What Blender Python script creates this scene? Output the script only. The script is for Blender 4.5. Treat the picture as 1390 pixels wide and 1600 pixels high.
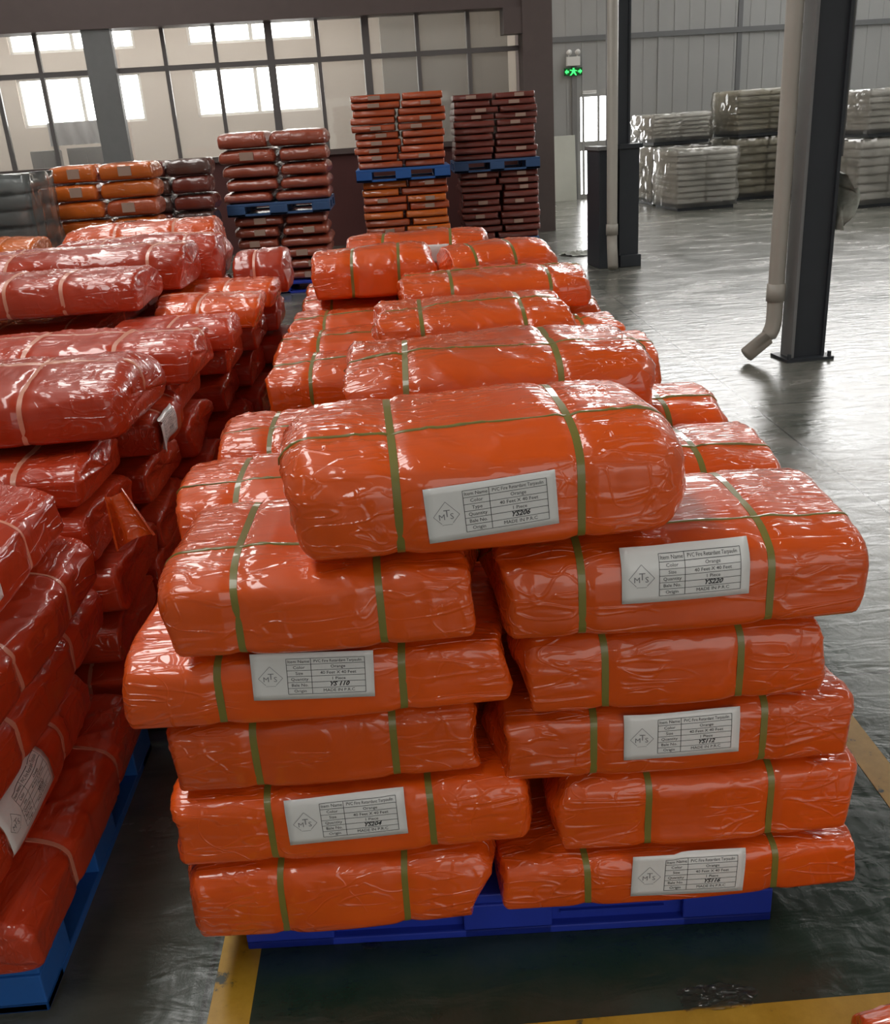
import bpy, bmesh, math, random
import numpy as np
from mathutils import Matrix, Vector
from mathutils.bvhtree import BVHTree

for o in list(bpy.data.objects):
    bpy.data.objects.remove(o)
SC = bpy.context.scene
COL = SC.collection
PI = math.pi

# ------------------------------------------------------------------ camera
F, CX, CY, CAMH = 1500.0, 695.0, 800.0, 1.72
nad = np.array([245.0, 3700.0, F]); nad /= np.linalg.norm(nad)
vpx = 617.0
vpy = CY - (nad[0] * (vpx - CX) + nad[2] * F) / nad[1]
Yd = np.array([vpx - CX, vpy - CY, F]); Yd /= np.linalg.norm(Yd)
Xd = np.cross(Yd, -nad)
RW = np.stack([Xd, Yd, -nad])


def ray(x, y):
    return RW @ np.array([x - CX, y - CY, F])


def atz(x, y, z=0.0):
    d = ray(x, y)
    return np.array([0, 0, CAMH]) + d * ((z - CAMH) / d[2])


def aty(x, y, Y):
    d = ray(x, y)
    return np.array([0, 0, CAMH]) + d * (Y / d[1])


# the building stands turned a few degrees against the rows of bales
HA, HC = math.radians(5.6), np.array([2.4, 16.3])
_c, _s = math.cos(HA), math.sin(HA)
HR = np.array([[_c, -_s, 0], [_s, _c, 0], [0, 0, 1.0]])
_C3 = np.array([HC[0], HC[1], 0.0])
CAML = _C3 + HR.T @ (np.array([0, 0, CAMH]) - _C3)


def atl(x, y, Y):
    """pixel onto the plane y = Y of the building's own frame"""
    d = HR.T @ ray(x, y)
    return CAML + d * ((Y - CAML[1]) / d[1])


def to_hall(p):
    return _C3 + HR @ (np.array(p, float) - _C3)


def from_hall(p):
    return _C3 + HR.T @ (np.array(p, float) - _C3)


def turn_hall(objs):
    for o in objs:
        if o.parent is None:
            o.location = to_hall(o.location); o.rotation_euler.z += HA


cam = bpy.data.cameras.new('camera')
cam.sensor_fit = 'VERTICAL'; cam.sensor_height = 36.0; cam.lens = 36.0 * F / 1600.0
cam.clip_start = 0.05; cam.clip_end = 200
cam_o = bpy.data.objects.new('camera', cam); COL.objects.link(cam_o)
r_, d_, f_ = RW[:, 0], RW[:, 1], RW[:, 2]
cam_o.matrix_world = Matrix(((r_[0], -d_[0], -f_[0], 0), (r_[1], -d_[1], -f_[1], 0),
                             (r_[2], -d_[2], -f_[2], CAMH), (0, 0, 0, 1)))
SC.camera = cam_o

# ------------------------------------------------------------------ light
W = bpy.data.worlds.new('World'); SC.world = W; W.use_nodes = True
bg = W.node_tree.nodes['Background']
bg.inputs['Color'].default_value = (1.0, 0.965, 0.91, 1); bg.inputs['Strength'].default_value = 1.5
SKY_PANEL = 9.0       # roof daylight panels
BAND_GLOW = 11.5      # unseen glowing band added high in the far wall for reflections
WINDOW = 9.0          # outer windows beyond the glazed partition
SC.view_settings.view_transform = 'Standard'
SC.view_settings.look = 'None'
SC.view_settings.exposure = 0.0
SC.view_settings.gamma = 1.0
SC.view_settings.use_curve_mapping = False


def portal(name, loc, rot, sx, sy):
    l = bpy.data.lights.new(name, 'AREA'); l.shape = 'RECTANGLE'; l.size = sx; l.size_y = sy
    l.cycles.is_portal = True
    o = bpy.data.objects.new(name, l); COL.objects.link(o); o.location = loc; o.rotation_euler = rot
    return o


portal('loading_door_daylight', tuple(to_hall((0.9, -2.15, 1.35))), (PI / 2, 0, HA), 5.6, 2.7)

# ------------------------------------------------------------------ materials
MATS = {}


def lin(c):
    return tuple(((v / 255 / 12.92) if v / 255 <= 0.04045 else ((v / 255 + 0.055) / 1.055) ** 2.4) for v in c)


def nt(name):
    m = bpy.data.materials.new(name); m.use_nodes = True
    t = m.node_tree
    return m, t, t.nodes, t.links, t.nodes['Principled BSDF']


def simple(name, col, rough=0.5, metal=0.0, noise=0.0, nscale=6.0, bump=0.0, coat=0.0, spec=0.5):
    m, t, N, Lk, b = nt(name)
    b.inputs['Base Color'].default_value = (*col, 1)
    b.inputs['Roughness'].default_value = rough
    b.inputs['Metallic'].default_value = metal
    b.inputs['Coat Weight'].default_value = coat
    b.inputs['Specular IOR Level'].default_value = spec
    tc = N.new('ShaderNodeTexCoord')
    nz = N.new('ShaderNodeTexNoise'); nz.inputs['Scale'].default_value = nscale; nz.inputs['Detail'].default_value = 5
    Lk.new(tc.outputs['Object'], nz.inputs['Vector'])
    if noise:
        mx = N.new('ShaderNodeMix'); mx.data_type = 'RGBA'
        mx.inputs['A'].default_value = (*[c * (1 - noise) for c in col], 1)
        mx.inputs['B'].default_value = (*[min(1, c * (1 + noise)) for c in col], 1)
        Lk.new(nz.outputs['Fac'], mx.inputs['Factor']); Lk.new(mx.outputs['Result'], b.inputs['Base Color'])
    if bump:
        bp = N.new('ShaderNodeBump'); bp.inputs['Strength'].default_value = bump; bp.inputs['Distance'].default_value = 0.01
        Lk.new(nz.outputs['Fac'], bp.inputs['Height']); Lk.new(bp.outputs['Normal'], b.inputs['Normal'])
    MATS[name] = m
    return m


def film(name, col, coat_rough=0.06, rough=0.42, strength=0.75, dark=0.75, coat=1.0):
    """tarpaulin under clear crinkled film: matt colour below, glossy wrinkled coat above"""
    m, t, N, Lk, b = nt(name)
    tc = N.new('ShaderNodeTexCoord')
    oi = N.new('ShaderNodeObjectInfo')
    nz = N.new('ShaderNodeTexNoise'); nz.inputs['Scale'].default_value = 5.0; nz.inputs['Detail'].default_value = 4
    Lk.new(tc.outputs['Object'], nz.inputs['Vector'])
    mx = N.new('ShaderNodeMix'); mx.data_type = 'RGBA'
    mx.inputs['A'].default_value = (*[c * dark for c in col], 1)
    mx.inputs['B'].default_value = (*[min(1, c * 1.08) for c in col], 1)
    Lk.new(nz.outputs['Fac'], mx.inputs['Factor'])
    hs = N.new('ShaderNodeHueSaturation')
    mr = N.new('ShaderNodeMapRange'); mr.inputs['To Min'].default_value = 0.88; mr.inputs['To Max'].default_value = 1.1
    Lk.new(oi.outputs['Random'], mr.inputs['Value']); Lk.new(mr.outputs['Result'], hs.inputs['Value'])
    Lk.new(mx.outputs['Result'], hs.inputs['Color']); Lk.new(hs.outputs['Color'], b.inputs['Base Color'])
    b.inputs['Roughness'].default_value = rough
    b.inputs['Specular IOR Level'].default_value = 0.3
    b.inputs['Coat Weight'].default_value = coat
    b.inputs['Coat Roughness'].default_value = coat_rough
    b.inputs['Coat IOR'].default_value = 1.55
    # crinkles: long creases pulled along the bale plus finer crackle
    ad = N.new('ShaderNodeVectorMath'); ad.operation = 'ADD'
    sc_ = N.new('ShaderNodeVectorMath'); sc_.operation = 'SCALE'; sc_.inputs['Scale'].default_value = 37.0
    cx = N.new('ShaderNodeCombineXYZ')
    for i in range(3):
        Lk.new(oi.outputs['Random'], cx.inputs[i])
    Lk.new(cx.outputs[0], sc_.inputs[0]); Lk.new(tc.outputs['Object'], ad.inputs[0]); Lk.new(sc_.outputs[0], ad.inputs[1])
    def layer(scale, rot, detail, dist):
        mp = N.new('ShaderNodeMapping'); mp.inputs['Scale'].default_value = scale; mp.inputs['Rotation'].default_value = rot
        Lk.new(ad.outputs[0], mp.inputs['Vector'])
        n = N.new('ShaderNodeTexNoise'); n.inputs['Scale'].default_value = 1.0; n.inputs['Detail'].default_value = detail
        n.inputs['Distortion'].default_value = dist
        Lk.new(mp.outputs[0], n.inputs['Vector'])
        return n.outputs['Fac']

    def ridge(out, width):
        a = N.new('ShaderNodeMath'); a.operation = 'SUBTRACT'; a.inputs[1].default_value = 0.5; Lk.new(out, a.inputs[0])
        b_ = N.new('ShaderNodeMath'); b_.operation = 'ABSOLUTE'; Lk.new(a.outputs[0], b_.inputs[0])
        r = N.new('ShaderNodeMapRange'); r.interpolation_type = 'SMOOTHSTEP'
        r.inputs['From Min'].default_value = 0.0; r.inputs['From Max'].default_value = width
        r.inputs['To Min'].default_value = 1.0; r.inputs['To Max'].default_value = 0.0
        Lk.new(b_.outputs[0], r.inputs['Value'])
        return r.outputs[0]

    def madd(a, k, c):
        q = N.new('ShaderNodeMath'); q.operation = 'MULTIPLY_ADD'; q.inputs[1].default_value = k
        Lk.new(a, q.inputs[0])
        if c is None:
            q.inputs[2].default_value = 0.0
        else:
            Lk.new(c, q.inputs[2])
        return q.outputs[0]
    soft = layer((2.4, 17, 17), (0.12, 0.2, 0.2), 2, 0.5)
    r1 = ridge(layer((4.5, 27, 20), (0.15, 0.35, 0.3), 1, 0.9), 0.06)
    r2 = ridge(layer((9, 20, 8), (0.6, 0.9, 0.7), 1, 0.8), 0.035)
    mask = layer((6, 6, 6), (0, 0, 0), 1, 0.0)
    mk = N.new('ShaderNodeMapRange'); mk.inputs['From Min'].default_value = 0.46; mk.inputs['From Max'].default_value = 0.62
    mk.inputs['To Max'].default_value = 0.7
    Lk.new(mask, mk.inputs['Value'])
    # the film is gathered towards the ends, outside the straps, and taut between them
    sp = N.new('ShaderNodeSeparateXYZ'); Lk.new(tc.outputs['Object'], sp.inputs[0])
    ab_ = N.new('ShaderNodeMath'); ab_.operation = 'ABSOLUTE'; Lk.new(sp.outputs['X'], ab_.inputs[0])
    en = N.new('ShaderNodeMapRange'); en.interpolation_type = 'SMOOTHSTEP'
    en.inputs['From Min'].default_value = 0.12; en.inputs['From Max'].default_value = 0.24
    Lk.new(ab_.outputs[0], en.inputs['Value'])
    mxm = N.new('ShaderNodeMath'); mxm.operation = 'MAXIMUM'; Lk.new(mk.outputs[0], mxm.inputs[0]); Lk.new(en.outputs[0], mxm.inputs[1])
    rr_ = madd(r1, 0.26, madd(r2, 0.13, None))
    mm = N.new('ShaderNodeMath'); mm.operation = 'MULTIPLY'; Lk.new(rr_, mm.inputs[0]); Lk.new(mxm.outputs[0], mm.inputs[1])
    sw = N.new('ShaderNodeMapRange'); sw.inputs['To Min'].default_value = 0.35; sw.inputs['To Max'].default_value = 1.0; Lk.new(en.outputs[0], sw.inputs['Value'])
    ms_ = N.new('ShaderNodeMath'); ms_.operation = 'MULTIPLY'; Lk.new(soft, ms_.inputs[0]); Lk.new(sw.outputs[0], ms_.inputs[1])
    hgt = madd(ms_.outputs[0], 1.0, mm.outputs[0])
    bp = N.new('ShaderNodeBump'); bp.inputs['Strength'].default_value = strength; bp.inputs['Distance'].default_value = 0.02
    Lk.new(hgt, bp.inputs['Height']); Lk.new(bp.outputs['Normal'], b.inputs['Coat Normal'])
    bp2 = N.new('ShaderNodeBump'); bp2.inputs['Strength'].default_value = strength * 0.12; bp2.inputs['Distance'].default_value = 0.02
    Lk.new(hgt, bp2.inputs['Height']); Lk.new(bp2.outputs['Normal'], b.inputs['Normal'])
    MATS[name] = m
    return m


def emit(name, col, s):
    m = bpy.data.materials.new(name); m.use_nodes = True
    t = m.node_tree; t.nodes.clear()
    e = t.nodes.new('ShaderNodeEmission'); e.inputs['Color'].default_value = (*col, 1); e.inputs['Strength'].default_value = s
    o = t.nodes.new('ShaderNodeOutputMaterial'); t.links.new(e.outputs[0], o.inputs[0])
    MATS[name] = m
    return m


def glassy(name, col=(0.95, 0.95, 0.93), haze=0.12):
    m = bpy.data.materials.new(name); m.use_nodes = True
    t = m.node_tree; t.nodes.clear(); N = t.nodes
    tr = N.new('ShaderNodeBsdfTransparent'); tr.inputs['Color'].default_value = (*col, 1)
    gl = N.new('ShaderNodeBsdfGlossy'); gl.inputs['Roughness'].default_value = 0.03
    tl = N.new('ShaderNodeBsdfTranslucent'); tl.inputs['Color'].default_value = (0.9, 0.87, 0.83, 1)
    fr = N.new('ShaderNodeFresnel'); fr.inputs['IOR'].default_value = 1.45
    m0 = N.new('ShaderNodeMixShader'); m0.inputs[0].default_value = haze
    t.links.new(tr.outputs[0], m0.inputs[1]); t.links.new(tl.outputs[0], m0.inputs[2])
    mx = N.new('ShaderNodeMixShader')
    t.links.new(fr.outputs[0], mx.inputs[0]); t.links.new(m0.outputs[0], mx.inputs[1]); t.links.new(gl.outputs[0], mx.inputs[2])
    o = N.new('ShaderNodeOutputMaterial'); t.links.new(mx.outputs[0], o.inputs[0])
    MATS[name] = m
    return m


film('orange', (0.82, 0.100, 0.004))
film('orange_soft', (0.55, 0.046, 0.010), coat_rough=0.06, strength=0.6, coat=0.75)
film('orange_bright', (0.72, 0.15, 0.012), strength=0.6)
film('orange_bag', (0.52, 0.085, 0.018), strength=0.8, coat_rough=0.2)
film('orange_bag_haze', (0.42, 0.085, 0.042), strength=0.8, coat_rough=0.2)  # orange bag with the haze before the windows put into its colour
film('orange_bag_shaded', (0.20, 0.036, 0.022), strength=0.8, coat_rough=0.2)  # darker copy of the orange bag, shade put into its colour
film('brown_bag', (0.10, 0.045, 0.035), strength=0.9, coat_rough=0.12)
film('white_bag', (0.84, 0.83, 0.79), strength=0.9, coat_rough=0.18)
film('cream_bag', (0.50, 0.47, 0.38), strength=0.9, coat_rough=0.18)
film('grey_bag', (0.26, 0.29, 0.30), strength=0.5, coat_rough=0.2)
simple('strap_green', (0.205, 0.178, 0.032), 0.4, coat=0.5)
simple('strap_pale', (0.72, 0.30, 0.20), 0.4, coat=0.3)
simple('paper', (0.78, 0.78, 0.76), 0.35, coat=0.3, noise=0.04)
simple('ink', (0.035, 0.035, 0.04), 0.5)
simple('ink_grey', (0.22, 0.22, 0.23), 0.5)
simple('pallet_blue', (0.020, 0.045, 0.42), 0.4, noise=0.15)
simple('pallet_light_blue', (0.02, 0.12, 0.42), 0.4, noise=0.12)
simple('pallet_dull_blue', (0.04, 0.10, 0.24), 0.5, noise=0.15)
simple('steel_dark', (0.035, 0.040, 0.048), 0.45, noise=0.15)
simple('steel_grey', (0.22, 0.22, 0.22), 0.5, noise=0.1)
simple('pvc_pipe', (0.42, 0.39, 0.34), 0.4, noise=0.08)
simple('brown_frame', (0.14, 0.105, 0.098), 0.5, noise=0.1)
simple('maroon_wall', (0.11, 0.035, 0.032), 0.55, noise=0.2, nscale=2)
simple('mullion', (0.17, 0.155, 0.15), 0.45)
simple('passage_grey', (0.22, 0.20, 0.17), 0.7, noise=0.1)
simple('paper_dull', (0.48, 0.32, 0.25), 0.4)
simple('sheet_white', (0.6, 0.62, 0.66), 0.6, noise=0.2, nscale=8)
simple('cream_wall', (0.55, 0.48, 0.42), 0.7, noise=0.05, nscale=1.5)
simple('panel_grey', (0.36, 0.365, 0.36), 0.6, noise=0.08, nscale=1.2)
simple('panel_seam', (0.16, 0.165, 0.17), 0.6)
simple('roof_metal', (0.40, 0.40, 0.39), 0.6)
simple('door_frame', (0.38, 0.38, 0.37), 0.4)
simple('white_board', (0.62, 0.64, 0.58), 0.5, noise=0.08, nscale=3)
simple('white_plastic', (0.75, 0.75, 0.73), 0.4)
simple('dark_plastic', (0.03, 0.03, 0.032), 0.4)
simple('drape_cloth', (0.28, 0.29, 0.25), 0.6, noise=0.5, nscale=20, bump=0.4)
emit('sky_panel', (1.0, 0.98, 0.94), SKY_PANEL)
emit('added_band_glow', (1.0, 0.99, 0.97), BAND_GLOW)
emit('window_glow', (1.0, 0.99, 0.98), WINDOW)
emit('exit_green', (0.05, 0.9, 0.15), 2.2)
simple('exit_dark', (0.0, 0.10, 0.02), 0.5)
emit('lamp_glow', (1.0, 0.98, 0.95), 3.0)
glassy('partition_glass')
glassy('clear_film', (0.93, 0.94, 0.95), 0.10)
glassy('stretch_film', (0.95, 0.95, 0.94), 0.38)


def floor_material():
    m, t, N, Lk, b = nt('floor_epoxy')
    tc = N.new('ShaderNodeTexCoord')

    def noise(scale, detail=6, rough=0.6, sc=(1, 1, 1), dist=0.0):
        mp = N.new('ShaderNodeMapping'); mp.inputs['Scale'].default_value = sc
        n = N.new('ShaderNodeTexNoise'); n.inputs['Scale'].default_value = scale; n.inputs['Detail'].default_value = detail
        n.inputs['Roughness'].default_value = rough; n.inputs['Distortion'].default_value = dist
        Lk.new(tc.outputs['Object'], mp.inputs['Vector']); Lk.new(mp.outputs[0], n.inputs['Vector'])
        return n
    big = noise(0.5); mid = noise(3.0, 8, 0.7); scuff = noise(1.5, 6, 0.6, (1, 1.9, 1), 0.6); fine = noise(26, 6, 0.75, (1, 0.5, 1), 1.5); wave = noise(5.5, 3, 0.5, (1, 2.4, 1), 0.6)
    r1 = N.new('ShaderNodeValToRGB')
    r1.color_ramp.elements[0].position = 0.35; r1.color_ramp.elements[0].color = (0.010, 0.030, 0.019, 1)
    r1.color_ramp.elements[1].position = 0.72; r1.color_ramp.elements[1].color = (0.032, 0.046, 0.035, 1)
    Lk.new(mid.outputs['Fac'], r1.inputs[0])
    # bay paint is greener; outside the marked bay the coating is worn to grey concrete
    sx = N.new('ShaderNodeSeparateXYZ'); Lk.new(tc.outputs['Object'], sx.inputs[0])
    wr = N.new('ShaderNodeMapRange'); wr.inputs['From Min'].default_value = 0.15; wr.inputs['From Max'].default_value = 0.75
    Lk.new(scuff.outputs['Fac'], wr.inputs['Value'])
    ax = N.new('ShaderNodeMath'); ax.operation = 'SUBTRACT'; ax.inputs[1].default_value = 0.36; Lk.new(sx.outputs['X'], ax.inputs[0])
    ab = N.new('ShaderNodeMath'); ab.operation = 'ABSOLUTE'; Lk.new(ax.outputs[0], ab.inputs[0])
    inside = N.new('ShaderNodeMapRange'); inside.inputs['From Min'].default_value = 0.78; inside.inputs['From Max'].default_value = 1.6
    inside.inputs['To Min'].default_value = 0.0; inside.inputs['To Max'].default_value = 0.9
    Lk.new(ab.outputs[0], inside.inputs['Value'])
    mu = N.new('ShaderNodeMath'); mu.operation = 'MULTIPLY'; Lk.new(wr.outputs[0], mu.inputs[0]); Lk.new(inside.outputs[0], mu.inputs[1])
    mx = N.new('ShaderNodeMix'); mx.data_type = 'RGBA'; mx.inputs['B'].default_value = (0.28, 0.26, 0.23, 1)
    Lk.new(mu.outputs[0], mx.inputs['Factor']); Lk.new(r1.outputs[0], mx.inputs['A'])
    # slab joints
    def joint(out, period, off, w):
        a = N.new('ShaderNodeMath'); a.operation = 'ADD'; a.inputs[1].default_value = off; Lk.new(out, a.inputs[0])
        f = N.new('ShaderNodeMath'); f.operation = 'PINGPONG'; f.inputs[1].default_value = period / 2; Lk.new(a.outputs[0], f.inputs[0])
        l = N.new('ShaderNodeMath'); l.operation = 'LESS_THAN'; l.inputs[1].default_value = w; Lk.new(f.outputs[0], l.inputs[0])
        return l
    j1 = joint(sx.outputs['X'], 2.6, 0.55, 0.006); j2 = joint(sx.outputs['Y'], 3.0, 0.4, 0.008)
    jm = N.new('ShaderNodeMath'); jm.operation = 'MAXIMUM'; Lk.new(j1.outputs[0], jm.inputs[0]); Lk.new(j2.outputs[0], jm.inputs[1])
    jf = N.new('ShaderNodeMath'); jf.operation = 'MULTIPLY'; jf.inputs[1].default_value = 0.6; Lk.new(jm.outputs[0], jf.inputs[0])
    mj = N.new('ShaderNodeMix'); mj.data_type = 'RGBA'; mj.inputs['B'].default_value = (0.02, 0.022, 0.02, 1)
    Lk.new(jf.outputs[0], mj.inputs['Factor']); Lk.new(mx.outputs['Result'], mj.inputs['A'])
    Lk.new(mj.outputs['Result'], b.inputs['Base Color'])
    rr = N.new('ShaderNodeMapRange'); rr.inputs['From Min'].default_value = 0.3; rr.inputs['From Max'].default_value = 0.7
    rr.inputs['To Min'].default_value = 0.17; rr.inputs['To Max'].default_value = 0.30
    Lk.new(scuff.outputs['Fac'], rr.inputs['Value']); Lk.new(rr.outputs[0], b.inputs['Roughness'])
    b.inputs['IOR'].default_value = 1.6
    bp = N.new('ShaderNodeBump'); bp.inputs['Strength'].default_value = 0.20; bp.inputs['Distance'].default_value = 0.005
    ms = N.new('ShaderNodeMath'); ms.operation = 'ADD'; Lk.new(fine.outputs['Fac'], ms.inputs[0]); Lk.new(scuff.outputs['Fac'], ms.inputs[1])
    mw = N.new('ShaderNodeMath'); mw.operation = 'MULTIPLY_ADD'; mw.inputs[1].default_value = 5.0; Lk.new(wave.outputs['Fac'], mw.inputs[0]); Lk.new(ms.outputs[0], mw.inputs[2])
    Lk.new(mw.outputs[0], bp.inputs['Height']); Lk.new(bp.outputs['Normal'], b.inputs['Normal'])
    MATS['floor'] = m


def line_material():
    m, t, N, Lk, b = nt('yellow_line')
    tc = N.new('ShaderNodeTexCoord')
    n = N.new('ShaderNodeTexNoise'); n.inputs['Scale'].default_value = 9; n.inputs['Detail'].default_value = 9; n.inputs['Roughness'].default_value = 0.7
    Lk.new(tc.outputs['Object'], n.inputs['Vector'])
    r = N.new('ShaderNodeValToRGB')
    e = r.color_ramp.elements
    e[0].position = 0.36; e[0].color = (0.03, 0.04, 0.025, 1)
    e[1].position = 0.41; e[1].color = (0.36, 0.20, 0.012, 1)
    k = e.new(0.7); k.color = (0.48, 0.28, 0.03, 1)
    Lk.new(n.outputs['Fac'], r.inputs[0]); Lk.new(r.outputs[0], b.inputs['Base Color'])
    b.inputs['Roughness'].default_value = 0.4
    MATS['yellow_line'] = m


floor_material(); line_material()

# ------------------------------------------------------------------ mesh helpers


def newmesh(name, V, Fc, mat, smooth=False):
    me = bpy.data.meshes.new(name)
    me.from_pydata([tuple(map(float, v)) for v in V], [], [tuple(int(i) for i in f) for f in Fc])
    me.materials.append(MATS[mat] if isinstance(mat, str) else mat)
    if smooth:
        me.polygons.foreach_set('use_smooth', [True] * len(me.polygons))
    me.update()
    return me


def link(name, data, parent=None, **props):
    o = bpy.data.objects.new(name, data); COL.objects.link(o)
    if parent is not None:
        o.parent = parent
    for k, v in props.items():
        if v is not None:
            o[k] = v
    return o


class MB:
    def __init__(self):
        self.V = []; self.F = []

    def add(self, V, Fc):
        k = len(self.V); self.V += [tuple(v) for v in V]; self.F += [tuple(i + k for i in f) for f in Fc]
        return self

    def box(self, a, b, bev=0.0):
        (x0, y0, z0), (x1, y1, z1) = a, b
        if bev <= 0:
            V = [(x0, y0, z0), (x1, y0, z0), (x1, y1, z0), (x0, y1, z0), (x0, y0, z1), (x1, y0, z1), (x1, y1, z1), (x0, y1, z1)]
            return self.add(V, [(3, 2, 1, 0), (4, 5, 6, 7), (0, 1, 5, 4), (1, 2, 6, 5), (2, 3, 7, 6), (3, 0, 4, 7)])
        bm = bmesh.new(); bmesh.ops.create_cube(bm, size=1)
        for v in bm.verts:
            v.co = Vector(((x0 + x1) / 2 + v.co.x * (x1 - x0), (y0 + y1) / 2 + v.co.y * (y1 - y0), (z0 + z1) / 2 + v.co.z * (z1 - z0)))
        bmesh.ops.bevel(bm, geom=bm.edges[:], offset=bev, segments=2, affect='EDGES', profile=0.6)
        bm.verts.index_update()
        self.add([v.co[:] for v in bm.verts], [[v.index for v in f.verts] for f in bm.faces]); bm.free()
        return self

    def tube(self, pts, r, n=14):
        pts = [Vector(p) for p in pts]; rings = []
        for i, p in enumerate(pts):
            d = (pts[min(i + 1, len(pts) - 1)] - pts[max(i - 1, 0)]).normalized()
            a = Vector((1, 0, 0)) if abs(d.x) < 0.8 else Vector((0, 1, 0))
            u = d.cross(a).normalized(); v = d.cross(u)
            rr = r[i] if isinstance(r, (list, tuple)) else r
            rings.append([p + u * math.cos(2 * PI * k / n) * rr + v * math.sin(2 * PI * k / n) * rr for k in range(n)])
        V = [q[:] for R in rings for q in R]; Fc = []
        for i in range(len(rings) - 1):
            for k in range(n):
                Fc.append((i * n + k, i * n + (k + 1) % n, (i + 1) * n + (k + 1) % n, (i + 1) * n + k))
        Fc.append(tuple(range(n))[::-1]); Fc.append(tuple((len(rings) - 1) * n + k for k in range(n)))
        return self.add(V, Fc)

    def build(self, name, mat, parent=None, smooth=False, **props):
        return link(name, newmesh(name, self.V, self.F, mat, smooth), parent, **props)


def empty(name, loc=(0, 0, 0), rot=(0, 0, 0), **props):
    o = link(name, None, None, **props); o.empty_display_size = 0.1
    o.location = loc; o.rotation_euler = rot
    return o


# ------------------------------------------------------------------ the hall
XL, XR, YB, YP, YF, ROOF = -10.0, 15.0, -2.2, 16.3, 21.6, 8.6
S = dict(kind='structure')
BEFORE = set(bpy.data.objects)
FLOOR_O = MB().box((-16, -14, -0.2), (18, 28.0, 0)).build('floor', 'floor', **S)
for n, (a, b) in dict(trim_1=((-0.535, 1.0, 0), (-0.445, 14, 0.0015)), trim_2=((1.15, 1.45, 0), (1.235, 14, 0.0015)),
                      trim_3=((-0.44, 1.335, 0), (2.4, 1.425, 0.0015))).items():
    MB().box(a, b).build(n, 'yellow_line', **S)

# roof with daylight panels in two strips
strips = [(-5.2, -3.7), (9.1, 10.6)]
xs = [XL, strips[0][0], strips[0][1], strips[1][0], strips[1][1], XR]
roof = MB()
for i in (0, 2, 4):
    roof.box((xs[i], YB, ROOF), (xs[i + 1], 24.0, ROOF + 0.1))
roof.build('ceiling', 'roof_metal', **S)
wn = 10
for (a, b) in strips:
    w = MB().box((a, YB, ROOF + 0.02), (b, 24.0, ROOF + 0.06)).build('window_%d' % wn, 'sky_panel', **S); wn += 1
for k in range(5):
    MB().box((XL, -1 + 5 * k, ROOF - 0.45), (XR, -0.8 + 5 * k, ROOF - 0.02)).build('trim_%d' % (20 + k), 'steel_grey', **S)

MB().box((XL - 0.2, YB, 0), (XL, 24.0, ROOF)).build('wall_left', 'panel_grey', **S)
MB().box((XR, YB, 0), (XR + 0.2, 24.0, ROOF)).build('wall_right', 'panel_grey', **S)
# wall behind the camera with a wide open loading door
MB().box((XL, YB - 0.2, 0), (-1.9, YB, ROOF)).box((3.7, YB - 0.2, 0), (XR, YB, ROOF)).box((-1.9, YB - 0.2, 2.7), (3.7, YB, ROOF)).build('wall_front', 'panel_grey', **S)

# far wall right of the corner column, with the glazed door and an added glowing band above the view
DX0, DX1 = atl(901, 250, YF)[0], atl(955, 250, YF)[0]
DZ = 2.18
wb = MB()
wb.box((2.45, YF, 0), (DX0, YF + 0.15, 4.4)).box((DX1, YF, 0), (XR, YF + 0.15, 4.4)).box((DX0, YF, DZ), (DX1, YF + 0.15, 4.4))
wb.box((2.45, YF, 6.6), (XR, YF + 0.15, ROOF))
wall_back = wb.build('wall_back', 'panel_grey', **S)
cl = empty('window_3', (0, YF, 4.4), **S)  # out-of-view glowing panes, added to brighten the floor and bale tops
x = 2.45
while x < XR - 0.1:
    x1 = min(x + 1.57, XR)
    MB().box((x + 0.03, 0.05, 0.05), (x1 - 0.03, 0.08, 2.15)).build('pane', 'added_band_glow', cl)
    MB().box((x1 - 0.03, 0.0, 0.0), (x1 + 0.03, 0.12, 2.2)).build('mullion', 'mullion', cl)
    x = x1
# horizontal girts and panel joints standing proud of the wall
MB().box((2.45, YF - 0.05, 3.10), (XR, YF, 3.20)).build('trim_4', 'panel_seam', **S)
for i, xx in enumerate((atl(1150, 150, YF)[0], atl(1322, 150, YF)[0], atl(1040, 150, YF)[0] - 0.15)):
    MB().box((xx - 0.05, YF - 0.03, 0), (xx + 0.05, YF, 4.4)).build('trim_%d' % (5 + i), 'panel_seam' if i < 2 else 'panel_grey', **S)
pw = MB()
x = 2.5
while x < XR:
    pw.box((x, YF - 0.012, 0.1), (x + 0.05, YF, 3.1)); pw.box((x, YF - 0.012, 3.2), (x + 0.05, YF, 4.35)); x += 0.33
pw.build('panel_ribs', 'panel_grey', wall_back)
MB().box((2.45, YF - 0.02, 0), (DX0, YF, 0.12)).box((DX1, YF - 0.02, 0), (XR, YF, 0.12)).build('baseboard_back', 'steel_grey', **S)

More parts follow.
